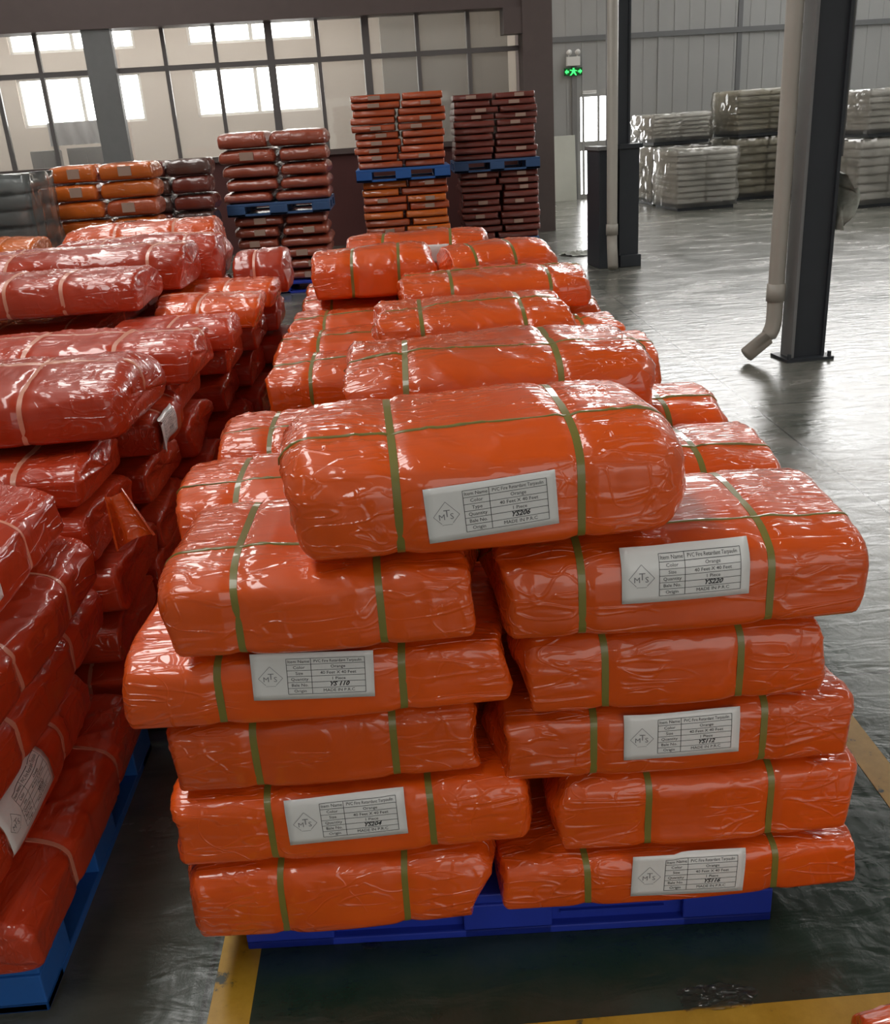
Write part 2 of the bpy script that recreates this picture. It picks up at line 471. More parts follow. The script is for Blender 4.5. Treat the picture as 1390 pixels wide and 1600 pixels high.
# door
dr = empty('door_1', (0, YF, 0), **S)
fw = 0.085
zm0, zm1 = 0.98, 1.17
MB().box((DX0, 0.0, 0), (DX0 + fw, 0.08, DZ)).build('stile', 'door_frame', dr)
MB().box((DX1 - fw, 0.0, 0), (DX1, 0.08, DZ)).build('stile', 'door_frame', dr)
MB().box((DX0 + fw, 0.0, 0), (DX1 - fw, 0.08, 0.1)).build('bottom_rail', 'door_frame', dr)
MB().box((DX0 + fw, 0.0, zm0), (DX1 - fw, 0.08, zm1)).build('middle_rail', 'door_frame', dr)
MB().box((DX0 + fw, 0.0, DZ - 0.14), (DX1 - fw, 0.08, DZ)).build('top_rail', 'door_frame', dr)
MB().box((DX0 + fw, 0.03, 0.1), (DX1 - fw, 0.04, zm0)).build('pane', 'window_glow', dr)
MB().box((DX0 + fw, 0.03, zm1), (DX1 - fw, 0.04, DZ - 0.14)).build('pane', 'window_glow', dr)
MB().box((DX0 + 0.12, -0.07, DZ - 0.08), (DX0 + 0.42, 0, DZ - 0.02), 0.01).build('door_closer', 'white_plastic', dr)
MB().box((DX0 - 0.1, -0.06, 0), (DX0, 0.0, 2.7)).build('door_jamb', 'steel_grey', dr)
MB().tube([(DX1 - 0.05, -0.06, 0.95), (DX1 - 0.05, -0.06, 1.2)], 0.015).build('handle', 'steel_grey', dr)

# ---------------- glazed partition, left
PX = lambda x, y=105: atl(x, y, YP)[0]
ZS, ZT, ZH = atl(400, 241, YP)[2], atl(400, 98.5, YP)[2], atl(400, 35, YP)[2]
CXL, CXR = PX(811), PX(856)
XPL = -9.9
MB().box((XPL, YP, 0), (CXL, YP + 0.2, ZS - 0.08)).build('wall_partition', 'maroon_wall', **S)
MB().box((XPL, YP - 0.06, ZS - 0.08), (CXL, YP + 0.22, ZS)).build('trim_8', 'brown_frame', **S)
MB().box((XPL, YP - 0.25, ZH), (CXL, YP + 0.2, ROOF)).build('wall_lintel', 'brown_frame', **S)
MB().box((CXL, YP - 0.3, 0), (CXR, YP + 0.25, ROOF)).build('wall_column', 'brown_frame', **S)
pcx = PX(162)
MB().box((pcx - 0.2, YP - 0.22, 0), (pcx + 0.2, YP - 0.001, ZH)).build('wall_pillar', 'steel_grey', **S)
MB().box((CXL - 0.28, YP - 0.28, ZH - 0.36), (CXL, YP - 0.0, ZH)).build('trim_9', 'brown_frame', **S)
win = empty('window_1', (0, YP, 0), **S)
mx_ = sorted([PX(v) for v in (-250, -170, -90, -12, 62, 260, 340, 425, 500, 575, 655, 734)] + [pcx - 0.2, pcx + 0.2, XPL, CXL])
for i, xx in enumerate(mx_[1:-1]):
    if abs(xx - pcx) < 0.21:
        continue
    hw = 0.055 if min(abs(xx - PX(425)), abs(xx - PX(575))) < 0.05 else 0.028
    MB().box((xx - hw, 0.0, ZS), (xx + hw, 0.09, ZH)).build('mullion', 'mullion', win)
MB().box((XPL, 0.005, ZT - 0.035), (CXL, 0.085, ZT + 0.035)).build('transom', 'mullion', win)
for i in range(len(mx_) - 1):
    a, b = mx_[i] + 0.03, mx_[i + 1] - 0.03
    if abs((a + b) / 2 - pcx) < 0.15 or b - a < 0.1:
        continue
    MB().box((a, 0.04, ZT + 0.035), (b, 0.048, ZH)).build('pane', 'partition_glass', win)
    MB().box((a, 0.04, ZS), (b, 0.048, ZT - 0.035)).build('pane', 'partition_glass', win)
# passage beyond the glass: outer wall with bright windows
YO = 20.5
OX = lambda x, y=140: atl(x, y, YO)[0]
ow = [(OX(-190), OX(-60)), (OX(27), OX(222)), (OX(304), OX(498))]
z0, z1 = atl(400, 178, YO)[2], atl(400, 101, YO)[2]
z2, z3 = atl(400, 65, YO)[2], atl(400, 22, YO)[2]
wo = MB()
px0 = XL
for a, b in ow:
    wo.box((px0, YO, 0), (a, YO + 0.2, 5.5))
    wo.box((a, YO, 0), (b, YO + 0.2, z0)).box((a, YO, z1), (b, YO + 0.2, z2)).box((a, YO, z3), (b, YO + 0.2, 5.5))
    px0 = b
wo.box((px0, YO, 0), (2.4, YO + 0.2, 5.5))
wo.build('wall_outer', 'cream_wall', **S)
MB().box((2.25, YP + 0.25, 0), (2.45, YO, 5.5)).build('wall_passage', 'cream_wall', **S)
for i, (a, b) in enumerate(ow):
    w2 = empty('window_%d' % (4 + i), (0, YO, 0), **S)
    for za, zb in ((z0, z1), (z2, z3)):
        for k in range(2):
            xa, xb = a + (b - a) * k / 2, a + (b - a) * (k + 1) / 2
            MB().box((xa + 0.04, 0.12, za + 0.04), (xb - 0.04, 0.13, zb - 0.04)).build('pane', 'window_glow', w2)
        f = MB()
        for xx in (a + 0.02, (a + b) / 2, b - 0.02):
            f.box((xx - 0.03, 0.06, za), (xx + 0.03, 0.14, zb))
        f.box((a, 0.06, za), (b, 0.14, za + 0.05)).box((a, 0.06, zb - 0.05), (b, 0.14, zb))
        f.build('window_frame', 'white_plastic', w2)
MB().box((XL, YP + 0.25, 5.5), (2.4, 21.2, 5.6)).build('ceiling_passage', 'cream_wall', **S)
MB().box((OX(585), 18.4, 0), (2.25, 18.5, 5.5)).build('wall_passage_end', 'passage_grey', **S)
w = MB().box((XL + 0.5, 17.4, 5.44), (2.0, 18.6, 5.49)).build('window_9', 'sky_panel', **S)  # glow panel added under the passage ceiling to light the cream wall

# ------------------------------------------------------------------ columns, pipes


def hcolumn(name, label, x0, x1, y0, y1, web_side, top=ROOF):
    e = empty(name, ((x0 + x1) / 2, (y0 + y1) / 2, 0), label=label, category='column')
    hx, hy = (x1 - x0) / 2, (y1 - y0) / 2
    t = 0.022
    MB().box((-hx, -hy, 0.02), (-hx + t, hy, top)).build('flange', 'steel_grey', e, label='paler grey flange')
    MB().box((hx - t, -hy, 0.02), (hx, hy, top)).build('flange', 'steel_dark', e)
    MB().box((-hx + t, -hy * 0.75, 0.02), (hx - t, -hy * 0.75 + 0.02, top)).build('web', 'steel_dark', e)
    MB().box((-hx - 0.05, -hy - 0.05, 0), (hx + 0.05, hy + 0.05, 0.02)).build('base_plate', 'steel_dark', e)
    for sx in (-1, 1):
        MB().tube([(sx * (hx + 0.025), -hy - 0.025, 0.02), (sx * (hx + 0.025), -hy - 0.025, 0.055)], 0.014, 8).build('anchor_bolt', 'steel_dark', e)
    return e


cB = from_hall(atz(1217, 562)); cB2 = from_hall(atz(1292, 566))
bx0, bx1 = cB[0] + 0.05, cB2[0] + 0.04
KY = cB[1] - 6.62
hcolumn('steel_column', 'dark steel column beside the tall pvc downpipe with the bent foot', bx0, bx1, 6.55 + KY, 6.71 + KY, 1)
p = MB()
pxx = bx0 - 0.10
pts = [(pxx, (6.64 + KY), ROOF - 0.3), (pxx, (6.64 + KY), 0.30)]
for k in range(1, 7):
    a = k / 6 * 0.95
    pts.append((pxx - 0.09 * (1 - math.cos(a)) * 1.2, (6.64 + KY), 0.30 - 0.14 * math.sin(a) * 1.2))
pts.append((pxx - 0.20, 6.62 + KY, 0.06))
dp = empty('downpipe', (0, 0, 0), label='tall cream pvc downpipe with bent foot at the dark steel column', category='pipe')
p.tube(pts, 0.055, 18).build('pipe', 'pvc_pipe', dp, True)
for zz in (0.42, 2.4, 4.4):
    MB().tube([(pxx, (6.64 + KY), zz), (pxx, (6.64 + KY), zz + 0.12)], 0.064, 18).build('coupling', 'pvc_pipe', dp, True)
MB().tube([(bx1 + 0.05, (6.64 + KY), 1.35), (bx1 + 0.05, (6.64 + KY), ROOF - 0.2)], 0.012, 8).build('conduit', 'steel_grey', None, True,
    label='thin grey conduit running down the dark steel column above the draped rag', category='conduit')

cA = from_hall(atz(935, 420)); cA2 = from_hall(atz(1005, 418))
ax0, ax1 = cA[0], cA2[0]
ayy = cA[1] + 0.12
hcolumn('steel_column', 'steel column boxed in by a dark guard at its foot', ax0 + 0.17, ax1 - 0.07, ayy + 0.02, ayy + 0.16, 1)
g = empty('column_guard', ((ax0 + ax1) / 2, ayy, 0), label='dark sheet metal guard box around the foot of the boxed column', category='guard')
gx = (ax1 - ax0) / 2
MB().box((-gx, -0.14, 0), (-gx + 0.12, 0.36, 1.32), 0.008).build('side_panel', 'steel_dark', g)
MB().box((-gx + 0.25, -0.12, 0), (gx, -0.09, 1.32), 0.008).build('front_panel', 'steel_dark', g)
MB().box((gx - 0.03, -0.09, 0), (gx, 0.36, 1.32)).build('side_panel', 'steel_dark', g)
MB().box((-gx - 0.02, -0.16, 1.32), (-gx + 0.13, 0.38, 1.36)).build('top_edge', 'steel_grey', g)
MB().box((-gx + 0.25, -0.14, 1.32), (gx + 0.03, 0.02, 1.37)).build('top_edge', 'steel_dark', g)
MB().box((-gx + 0.25, -0.17, 0), (gx + 0.02, -0.12, 0.14), 0.01).build('kick_plate', 'steel_dark', g)
dp2 = empty('downpipe', (0, 0, 0), label='grey downpipe inside the guard box at the boxed column', category='pipe')
qx = ax0 + 0.105
MB().tube([(qx, ayy - 0.30, ROOF - 0.3), (qx, ayy - 0.30, 0.35), (qx - 0.01, ayy - 0.34, 0.26), (qx - 0.05, ayy - 0.50, 0.06)], 0.06, 16).build('pipe', 'pvc_pipe', dp2, True)
MB().tube([(qx, ayy - 0.30, 0.4), (qx, ayy - 0.30, 0.52)], 0.068, 16).build('coupling', 'pvc_pipe', dp2, True)

# leaning white board, exit sign
b0, b1 = atl(862, 300, YF - 0.2), atl(901, 300, YF - 0.2)
lb = MB().box((0, 0, 0), (b1[0] - b0[0], 0.03, 1.32), 0.004).build('white_board', 'white_board', None, label='pale blank board leaning on the wall beside the glazed door', category='board')
lb.location = (b0[0], YF - 0.2, 0); lb.rotation_euler = (-0.09, 0, 0)
es = atl(895, 112, YF - 0.1)
sg = empty('exit_sign', (es[0], YF - 0.10, es[2]), label='small lit green exit sign on the wall above the door', category='sign')
MB().box((-0.19, -0.03, -0.075), (0.19, 0.02, 0.075), 0.008).build('housing', 'exit_dark', sg)
# running figure with arrows either side
MB().box((-0.175, -0.036, -0.02), (-0.10, -0.031, 0.02)).add([(-0.18, -0.034, 0), (-0.135, -0.034, 0.05), (-0.135, -0.034, -0.05)], [(0, 1, 2)]).build('arrow', 'exit_green', sg)
MB().box((0.10, -0.036, -0.02), (0.175, -0.031, 0.02)).add([(0.18, -0.034, 0), (0.135, -0.034, -0.05), (0.135, -0.034, 0.05)], [(0, 1, 2)]).build('arrow', 'exit_green', sg)
rf = MB().box((-0.035, -0.036, -0.015), (0.035, -0.031, 0.035)).box((-0.015, -0.036, 0.04), (0.02, -0.031, 0.068))
rf.add([(-0.08, -0.034, -0.07), (-0.05, -0.034, -0.07), (0.01, -0.034, -0.015), (-0.03, -0.034, -0.01)], [(0, 1, 2, 3)])
rf.add([(0.07, -0.034, -0.07), (0.04, -0.034, -0.07), (0.0, -0.034, -0.015), (0.035, -0.034, -0.01)], [(3, 2, 1, 0)])
rf.add([(-0.075, -0.034, 0.02), (-0.03, -0.034, 0.02), (-0.03, -0.034, 0.035), (-0.075, -0.034, 0.04)], [(0, 1, 2, 3)])
rf.add([(0.075, -0.034, 0.0), (0.03, -0.034, 0.02), (0.03, -0.034, 0.035), (0.08, -0.034, 0.015)], [(3, 2, 1, 0)])
rf.build('running_figure', 'exit_green', sg)
el = empty('emergency_light', (es[0], YF - 0.12, es[2] + 0.22), label='white twin emergency lamp mounted over the green exit sign', category='lamp')
MB().box((-0.14, -0.03, -0.11), (0.14, 0.05, 0.06), 0.01).build('battery_box', 'white_plastic', el)
for s in (-1, 1):
    MB().tube([(s * 0.09, -0.04, 0.14), (s * 0.09, 0.05, 0.14)], [0.055, 0.04], 14).build('lamp_head', 'white_plastic', el, True)
    MB().tube([(s * 0.09, 0.02, 0.05), (s * 0.09, 0.02, 0.11)], 0.012, 8).build('bracket', 'white_plastic', el)

turn_hall([o for o in bpy.data.objects if o not in BEFORE and o.name != 'floor' and o.name not in ('trim_1', 'trim_2', 'trim_3')])

# ------------------------------------------------------------------ noise
rng = random.Random(7)


def vnoise(P, seed):
    P = np.asarray(P, float) + seed * 17.31
    I = np.floor(P).astype(np.int64); Fr = P - I; Fr = Fr * Fr * (3 - 2 * Fr)

    def h(dx, dy, dz):
        n = (I[..., 0] + dx) * 374761393 + (I[..., 1] + dy) * 668265263 + (I[..., 2] + dz) * 2147483647 + seed * 144665
        n = (n ^ (n >> 13)) * 1274126177
        n = n & 0x7fffffff
        n = (n ^ (n >> 16)) & 0xffff
        return n / 32767.5 - 1.0
    fx, fy, fz = Fr[..., 0], Fr[..., 1], Fr[..., 2]
    a = h(0, 0, 0) * (1 - fx) + h(1, 0, 0) * fx; b = h(0, 1, 0) * (1 - fx) + h(1, 1, 0) * fx
    c = h(0, 0, 1) * (1 - fx) + h(1, 0, 1) * fx; d = h(0, 1, 1) * (1 - fx) + h(1, 1, 1) * fx
    return (a * (1 - fy) + b * fy) * (1 - fz) + (c * (1 - fy) + d * fy) * fz


# ------------------------------------------------------------------ bales


class Bale:
    """soft film-wrapped bale: x along its length, y depth, z up from its base"""

    def __init__(s, L, H, D, straps, seed, rl=0.013, rr=0.013, ntop=5.5, nbot=11.0, lump=1.0, wrinkle=1.0, droop=0.06):
        s.L, s.H, s.D, s.straps, s.seed = L, H, D, straps, seed
        s.rl, s.rr, s.ntop, s.nbot, s.lump, s.wr, s.droop = rl, rr, ntop, nbot, lump, wrinkle, droop
        s.fit = (np.zeros(3), np.ones(3))
        P = s.grid(40, 40)[0].reshape(-1, 3)
        lo, hi = P.min(0), P.max(0)
        sc = np.array([L, D, H]) / (hi - lo)
        s.fit = (np.array([-L / 2, -D / 2, 0]) - lo * sc, sc)

    def section(s, t):
        c, d = np.cos(t), np.sin(t)
        n = np.where(d >= 0, s.ntop, s.nbot)
        return np.sign(c) * np.abs(c) ** (2 / n), np.sign(d) * np.abs(d) ** (2 / n)

    def surf(s, x, inset, k, t, cap=0.0, off=0.0):
        """x, inset, k, cap: per point arrays; t: angle"""
        a, b = s.section(t)
        u = np.clip(np.abs(2 * x / s.L), 0, 1)
        hy = s.D / 2 * (1 - 0.05 * u ** 3); H = s.H * (1 - s.droop * u ** 4)
        sx = sum(np.exp(-((x - q) / 0.022) ** 2) for q in s.straps) if len(s.straps) else 0 * x
        bul = 1 + 0.012 * np.cos(x / s.L * 9) - 0.030 * sx
        hy = np.maximum(hy * bul - inset, 0.003); hz = np.maximum(H / 2 * (bul * 0.5 + 0.5 - 0.02 * sx) - inset, 0.003)
        y = a * hy * k; z = H / 2 + b * hz * k
        P = np.stack([x, y, z], -1)
        # displacement
        low = 0.010 * vnoise(P * np.array([4, 5, 6]), s.seed) + 0.0025 * vnoise(P * 13, s.seed + 3)
        near = sum(np.exp(-np.abs(x - q) / 0.07) for q in s.straps) if len(s.straps) else 0 * x
        ends = np.exp(-(s.L / 2 - np.abs(x)) / 0.08)
        wgt = np.clip(0.30 + 0.8 * near + 0.9 * ends, 0, 1.3)
        free = 1 - (sum(np.exp(-((x - q) / 0.013) ** 2) for q in s.straps) if len(s.straps) else 0 * x) * 0.97
        q1 = P @ np.array([[1, 0.12, 0], [-0.12, 1, 0.1], [0, -0.1, 1]])
        cr = (1 - np.abs(vnoise(q1 * np.array([6, 30, 30]), s.seed + 5)) * 2) * 0.0042 + \
             (1 - np.abs(vnoise(q1 * np.array([11, 55, 55]), s.seed + 9)) * 2) * 0.0018
        q2 = P @ np.array([[0.7, 0.5, 0.5], [-0.5, 0.8, 0.3], [-0.5, -0.3, 0.8]])
        dg = np.maximum(0, 1 - np.abs(vnoise(q2 * np.array([7, 16, 16]), s.seed + 12)) * 7) * 0.0035
        disp = s.lump * low + s.wr * free * (wgt * cr + dg)
        top = np.clip((b + 0.9) / 0.35, 0, 1)         # keep the base flat
        disp = disp * top + off
        rad = np.stack([0 * x, a / np.maximum(s.D, 0.01), b / np.maximum(s.H, 0.01)], -1)
        rad /= np.maximum(np.linalg.norm(rad, axis=-1, keepdims=True), 1e-6)
        cp = np.asarray(cap)[..., None]
        nrm = rad * (1 - np.abs(cp)) + np.array([1.0, 0, 0]) * cp
        P = P + nrm * disp[..., None]
        # ears: film folded out at the end corners
        ear = np.exp(-(s.L / 2 - np.abs(x)) / 0.03) * vnoise(np.stack([np.sign(x) * 3, y * 7, z * 11], -1), s.seed + 20) * 0.024 * s.lump
        P[..., 0] += np.sign(x) * ear
        P[..., 2] = np.maximum(P[..., 2], 0.0)
        return P * s.fit[1] + s.fit[0]

    def rings(s, n):
        R = []  # x, inset, k, cap
        L2 = s.L / 2
        for k_, bul in ((0.02, 0.012), (0.3, 0.011), (0.6, 0.007), (0.85, 0.003)):
            R.append((-L2 - bul * 0.6, s.rl, k_, -1.0))
        for i in range(5):
            ph = PI / 2 * (1 - i / 5)
            R.append((-L2 + s.rl - s.rl * math.sin(ph), s.rl * (1 - math.cos(ph)), 1.0, -math.sin(ph) ** 2))
        for i in range(n + 1):
            R.append((-L2 + s.rl + (s.L - s.rl - s.rr) * i / n, 0.0, 1.0, 0.0))
        for i in range(1, 6):
            ph = PI / 2 * i / 5
            R.append((L2 - s.rr + s.rr * math.sin(ph), s.rr * (1 - math.cos(ph)), 1.0, math.sin(ph) ** 2))
        for k_, bul in ((0.85, 0.003), (0.6, 0.007), (0.3, 0.011), (0.02, 0.012)):
            R.append((L2 + bul * 0.6, s.rr, k_, 1.0))
        return np.array(R)

    def grid(s, n, m):
        R = s.rings(n); t = np.linspace(0, 2 * PI, m, endpoint=False) + 0.03
        X = np.repeat(R[:, 0:1], m, 1); I = np.repeat(R[:, 1:2], m, 1); K = np.repeat(R[:, 2:3], m, 1); C = np.repeat(R[:, 3:4], m, 1)
        T = np.repeat(t[None], len(R), 0)
        P = s.surf(X, I, K, T, C)
        return P, len(R)

    def body(s, n, m, mat, name='body'):
        P, nr = s.grid(n, m)
        V = P.reshape(-1, 3)
        Fc = []
        for i in range(nr - 1):
            b0, b1 = i * m, (i + 1) * m
            for k in range(m):
                k2 = (k + 1) % m
                Fc.append((b0 + k, b0 + k2, b1 + k2, b1 + k))
        Fc.append(tuple(range(m))[::-1]); Fc.append(tuple((nr - 1) * m + k for k in range(m)))
        me = newmesh(name, V, Fc, mat, True)
        return me

    def strap(s, x0, mat, w=0.015, m=56, slant=0.0):
        t = np.linspace(0, 2 * PI, m, endpoint=False)
        V = []
        prof = ((-w / 2, -0.004), (-w / 2, 0.0012), (-w / 2, 0.0012), (w / 2, 0.0012), (w / 2, 0.0012), (w / 2, -0.004))
        for dx, off in prof:
            x = np.full(m, x0 + dx) + slant * np.sin(t)
            V.append(s.surf(x, 0 * x, 0 * x + 1, t, 0 * x, off))
        V = np.concatenate(V); Fc = []
        for j in (0, 2, 4):
            for k in range(m):
                k2 = (k + 1) % m
                Fc.append((j * m + k, (j + 1) * m + k, (j + 1) * m + k2, j * m + k2)[::-1])
        return newmesh('strap', V, Fc, mat, True)

    def lengthwise(s, y0, mat, w=0.006, n=60):
        R = s.rings(n)
        c = np.clip(abs(y0) / (s.D / 2), 0, 0.98) ** (s.ntop / 2) * (1 if y0 >= 0 else -1)
        tc = math.acos(c); dt = w / s.D * 1.2
        V = []
        for d_, off in ((-dt, -0.004), (-dt, 0.001), (dt, 0.001), (dt, -0.004)):
            x = R[:, 0]
            V.append(s.surf(x, R[:, 1], R[:, 2], np.full(len(R), tc + d_), R[:, 3], off + 0.001))
        V = np.concatenate(V); m = len(R); Fc = []
        for j in range(3):
            for k in range(m - 1):
                Fc.append((j * m + k, (j + 1) * m + k, (j + 1) * m + k + 1, j * m + k + 1))
        return newmesh('lengthwise_strap', V, Fc, mat, True)


# ------------------------------------------------------------------ printed labels
def text2d(body, size, shear=0.0, bold=0.0, res=2):
    cu = bpy.data.curves.new('txt', 'FONT'); cu.body = body; cu.size = size; cu.resolution_u = res
    cu.align_x = 'CENTER'; cu.align_y = 'CENTER'; cu.shear = shear; cu.offset = bold
    o = bpy.data.objects.new('txt', cu); COL.objects.link(o)
    dg = bpy.context.evaluated_depsgraph_get(); dg.update()
    me = o.evaluated_get(dg).to_mesh()
    V = [(v.co.x, v.co.y) for v in me.vertices]; Fc = [tuple(p.vertices) for p in me.polygons]
    o.evaluated_get(dg).to_mesh_clear()
    bpy.data.objects.remove(o); bpy.data.curves.remove(cu)
    return V, Fc


LW, LH = 0.262, 0.118
_tc = {}


def label_art(second_row, number):
    """printed table and diamond mark, flat in label units (-.5..5)"""
    key = (second_row, number)
    if key in _tc:
        return _tc[key]
    tab = MB(); logo = MB()

    def line(x0, y0, x1, y1, w, tgt, n=10):
        d = Vector((x1 - x0, y1 - y0)); q = Vector((-d.y, d.x)).normalized() * w / 2
        V = []; Fc = []
        for i in range(n + 1):
            px, py = x0 + d.x * i / n, y0 + d.y * i / n
            V += [(px - q.x, py - q.y), (px + q.x, py + q.y)]
        for i in range(n):
            Fc.append((2 * i, 2 * i + 2, 2 * i + 3, 2 * i + 1))
        tgt.add(V, Fc)

    def txt(bd, x, y, size, tgt, wmax=None, **kw):
        V, Fc = text2d(bd, size, **kw)
        if not V:
            return
        ws = max(v[0] for v in V) - min(v[0] for v in V)
        k = min(1.0, wmax / ws) if wmax else 1.0
        tgt.add([(x + v[0] * k, y + v[1]) for v in V], Fc)
    tx0, tx1, tm = -0.055, 0.112, -0.003
    ty1, ty0 = 0.045, -0.045
    rh = (ty1 - ty0) / 6
    for i in range(7):
        line(tx0, ty1 - i * rh, tx1, ty1 - i * rh, 0.0010, tab)
    for xx in (tx0, tm, tx1):
        line(xx, ty0, xx, ty1, 0.0011, tab)
    names = ['Item Name', 'Color', second_row, 'Quantity', 'Bale No.', 'Origin']
    vals = ['PVC Fire Retardant Tarpaulin', 'Orange', '40 Feet X 40 Feet', '1 Piece', None, 'MADE IN P.R.C']
    for i in range(6):
        yy = ty1 - (i + 0.5) * rh
        txt(names[i], (tx0 + tm) / 2, yy, 0.0105, tab, 0.046)
        if vals[i]:
            txt(vals[i], (tm + tx1) / 2, yy, 0.0105, tab, 0.102)
    txt(number, (tm + tx1) / 2, ty1 - 4.45 * rh, 0.0150, tab, 0.05, shear=0.35, bold=0.0004)
    # diamond mark
    cx, cy, rx, ry = -0.091, -0.003, 0.026, 0.030
    q = [(cx, cy + ry), (cx + rx, cy), (cx, cy - ry), (cx - rx, cy)]
    for i in range(2):
        pass
    line(q[3][0], q[3][1], q[0][0], q[0][1], 0.0010, logo, 6); line(q[0][0], q[0][1], q[1][0], q[1][1], 0.0010, logo, 6)
    line(q[1][0], q[1][1], cx + rx * 0.42, cy - ry * 0.58, 0.0010, logo, 4); line(q[3][0], q[3][1], cx - rx * 0.42, cy - ry * 0.58, 0.0010, logo, 4)
    line(cx - rx * 0.4, cy - ry * 0.66, cx + rx * 0.4, cy - ry * 0.66, 0.0008, logo, 4)
    txt('M', cx - 0.0095, cy - 0.003, 0.018, logo); txt('T', cx + 0.001, cy + 0.004, 0.022, logo); txt('S', cx + 0.0105, cy - 0.003, 0.018, logo)
    _tc[key] = (tab, logo)
    return _tc[key]


def add_label(parent, body_me, xc, zc, tilt, second_row='Size', number='YS206', w=LW, h=LH, art=True, lab=True):
    bm = bmesh.new(); bm.from_mesh(body_me); bv = BVHTree.FromBMesh(bm); bm.free()
    nx, nz = 14, 8
    ct, st = math.cos(tilt), math.sin(tilt)

    def cast(u, v):
        x = xc + u * ct - v * st; z = zc + u * st + v * ct
        hit = bv.ray_cast(Vector((x, -2, z)), Vector((0, 1, 0)))
        return x, z, (hit[0].y if hit[0] is not None else None)
    Y = np.zeros((nx + 1, nz + 1)); XZ = np.zeros((nx + 1, nz + 1, 2))
    for i in range(nx + 1):
        for j in range(nz + 1):
            x, z, y = cast((i / nx - 0.5) * w, (j / nz - 0.5) * h)
            XZ[i, j] = x, z; Y[i, j] = np.nan if y is None else y
    Y = np.where(np.isnan(Y), np.nanmin(Y), Y)
    Yp = np.pad(Y, 1, mode='edge')
    Y = np.min([Yp[a:a + nx + 1, b:b + nz + 1] for a in range(3) for b in range(3)], axis=0)
    Y0 = Y.copy()
    for _ in range(3):
        Yp = np.pad(Y, 1, mode='edge')
        Y = (Yp[:-2, 1:-1] + Yp[2:, 1:-1] + Yp[1:-1, :-2] + Yp[1:-1, 2:] + 2 * Y) / 6
    Y = np.minimum(Y, Y0 + 0.0005) - 0.0025
    V = [(XZ[i, j, 0], Y[i, j], XZ[i, j, 1]) for i in range(nx + 1) for j in range(nz + 1)]
    Vb = [(a, b + 0.0012, c) for a, b, c in V]
    Fc = []
    q = nz + 1
    for i in range(nx):
        for j in range(nz):
            Fc.append((i * q + j, (i + 1) * q + j, (i + 1) * q + j + 1, i * q + j + 1))
    nV = len(V)
    rim = [i * q for i in range(nx + 1)] + [nx * q + j for j in range(1, nz + 1)] + [i * q + nz for i in range(nx - 1, -1, -1)] + [j for j in range(nz - 1, 0, -1)]
    for a, b in zip(rim, rim[1:] + rim[:1]):
        Fc.append((b, a, a + nV, b + nV))
    lo = link('label', newmesh('label', V + Vb, Fc, 'paper', True), parent, label='white printed paper label')
    if not art:
        return lo

    def wrap(V2):
        out = []
        for u, v in V2:
            u, v = u * w / LW, v * h / LH
            fi = np.clip((u / w + 0.5) * nx, 0, nx - 1e-6); fj = np.clip((v / h + 0.5) * nz, 0, nz - 1e-6)
            i, j = int(fi), int(fj); a, b = fi - i, fj - j
            y = (Y[i, j] * (1 - a) + Y[i + 1, j] * a) * (1 - b) + (Y[i, j + 1] * (1 - a) + Y[i + 1, j + 1] * a) * b
            out.append((xc + u * ct - v * st, y - 0.0007, zc + u * st + v * ct))
        return out
    tab, logo = label_art(second_row, number)
    link('printed_table', newmesh('printed_table', wrap(tab.V), tab.F, 'ink'), lo)
    link('diamond_mark', newmesh('diamond_mark', wrap(logo.V), logo.F, 'ink_grey'), lo)
    return lo


def bale(label, x0, x1, yf, zb, zt, D, straps=None, rz=0.0, ry=0.0, seed=1, mat='orange', smat='strap_green', lw=None,
         tag=None, group=None, n=84, m=72, pivot_y=True, **kw):
    """unique high-detail bale; x0..x1 its length in the room, yf its front face"""
    L, H = x1 - x0, zt - zb
    if straps is None:
        straps = (x0 + L * 0.29, x0 + L * 0.72)
    sl = [q - (x0 + x1) / 2 for q in straps]
    B = Bale(L, H, D, sl, seed, **kw)
    e = empty('tarpaulin_bale', ((x0 + x1) / 2, yf + D / 2, zb), (0, ry, rz), label=label, category='bale', group=group)
    me = B.body(n, m, mat)
    link('body', me, e)
    for q in sl:
        link('strap', B.strap(q, smat, slant=0.004 * (seed % 3 - 1)), e)
    if lw is not None:
        link('lengthwise_strap', B.lengthwise(lw, smat), e)
    if tag:
        add_label(e, me, **tag)
    return e, B, me


def bale_px(label, xl, xr, xm, yt, yb, yf, D, spx=(), seed=1, lab=None, zb=None, zt=None, grow=10, inner=8, both=False, **kw):
    kw.setdefault('wrinkle', 0.6)
    """front bale measured in the photograph on the vertical plane y = yf"""
    ym = (yt + yb) / 2
    gl, gr = (grow, inner) if xl < 700 else (inner, grow)
    if both:
        gl = gr = grow
    xl, xr = xl - gl, xr + gr
    x0, x1 = aty(xl, ym, yf)[0], aty(xr, ym, yf)[0]
    zb = aty(xm, yb, yf)[2] if zb is None else zb
    zt = aty(xm, yt, yf)[2] if zt is None else zt
    st = [aty(q, ym, yf)[0] for q in spx]
    tag = None
    if lab:
        (la, lb_, lt, lbm, tilt, row, num) = lab
        p0, p1 = aty(la, (lt + lbm) / 2, yf), aty(lb_, (lt + lbm) / 2, yf)
        pm = aty((la + lb_) / 2, (lt + lbm) / 2, yf)
        tag = dict(xc=pm[0] - (x0 + x1) / 2, zc=pm[2] - zb, tilt=tilt, second_row=row, number=num, w=abs(p1[0] - p0[0]), h=abs(p1[0] - p0[0]) * 0.44)
    return bale(label, x0, x1, yf, zb, zt, D, st, seed=seed, tag=tag, **kw)


ORD = ['bottom', 'second', 'third', 'fourth', 'fifth', 'sixth', 'seventh', 'eighth', 'ninth', 'tenth', 'eleventh', 'twelfth']

# ------------------------------------------------------------------ pallets


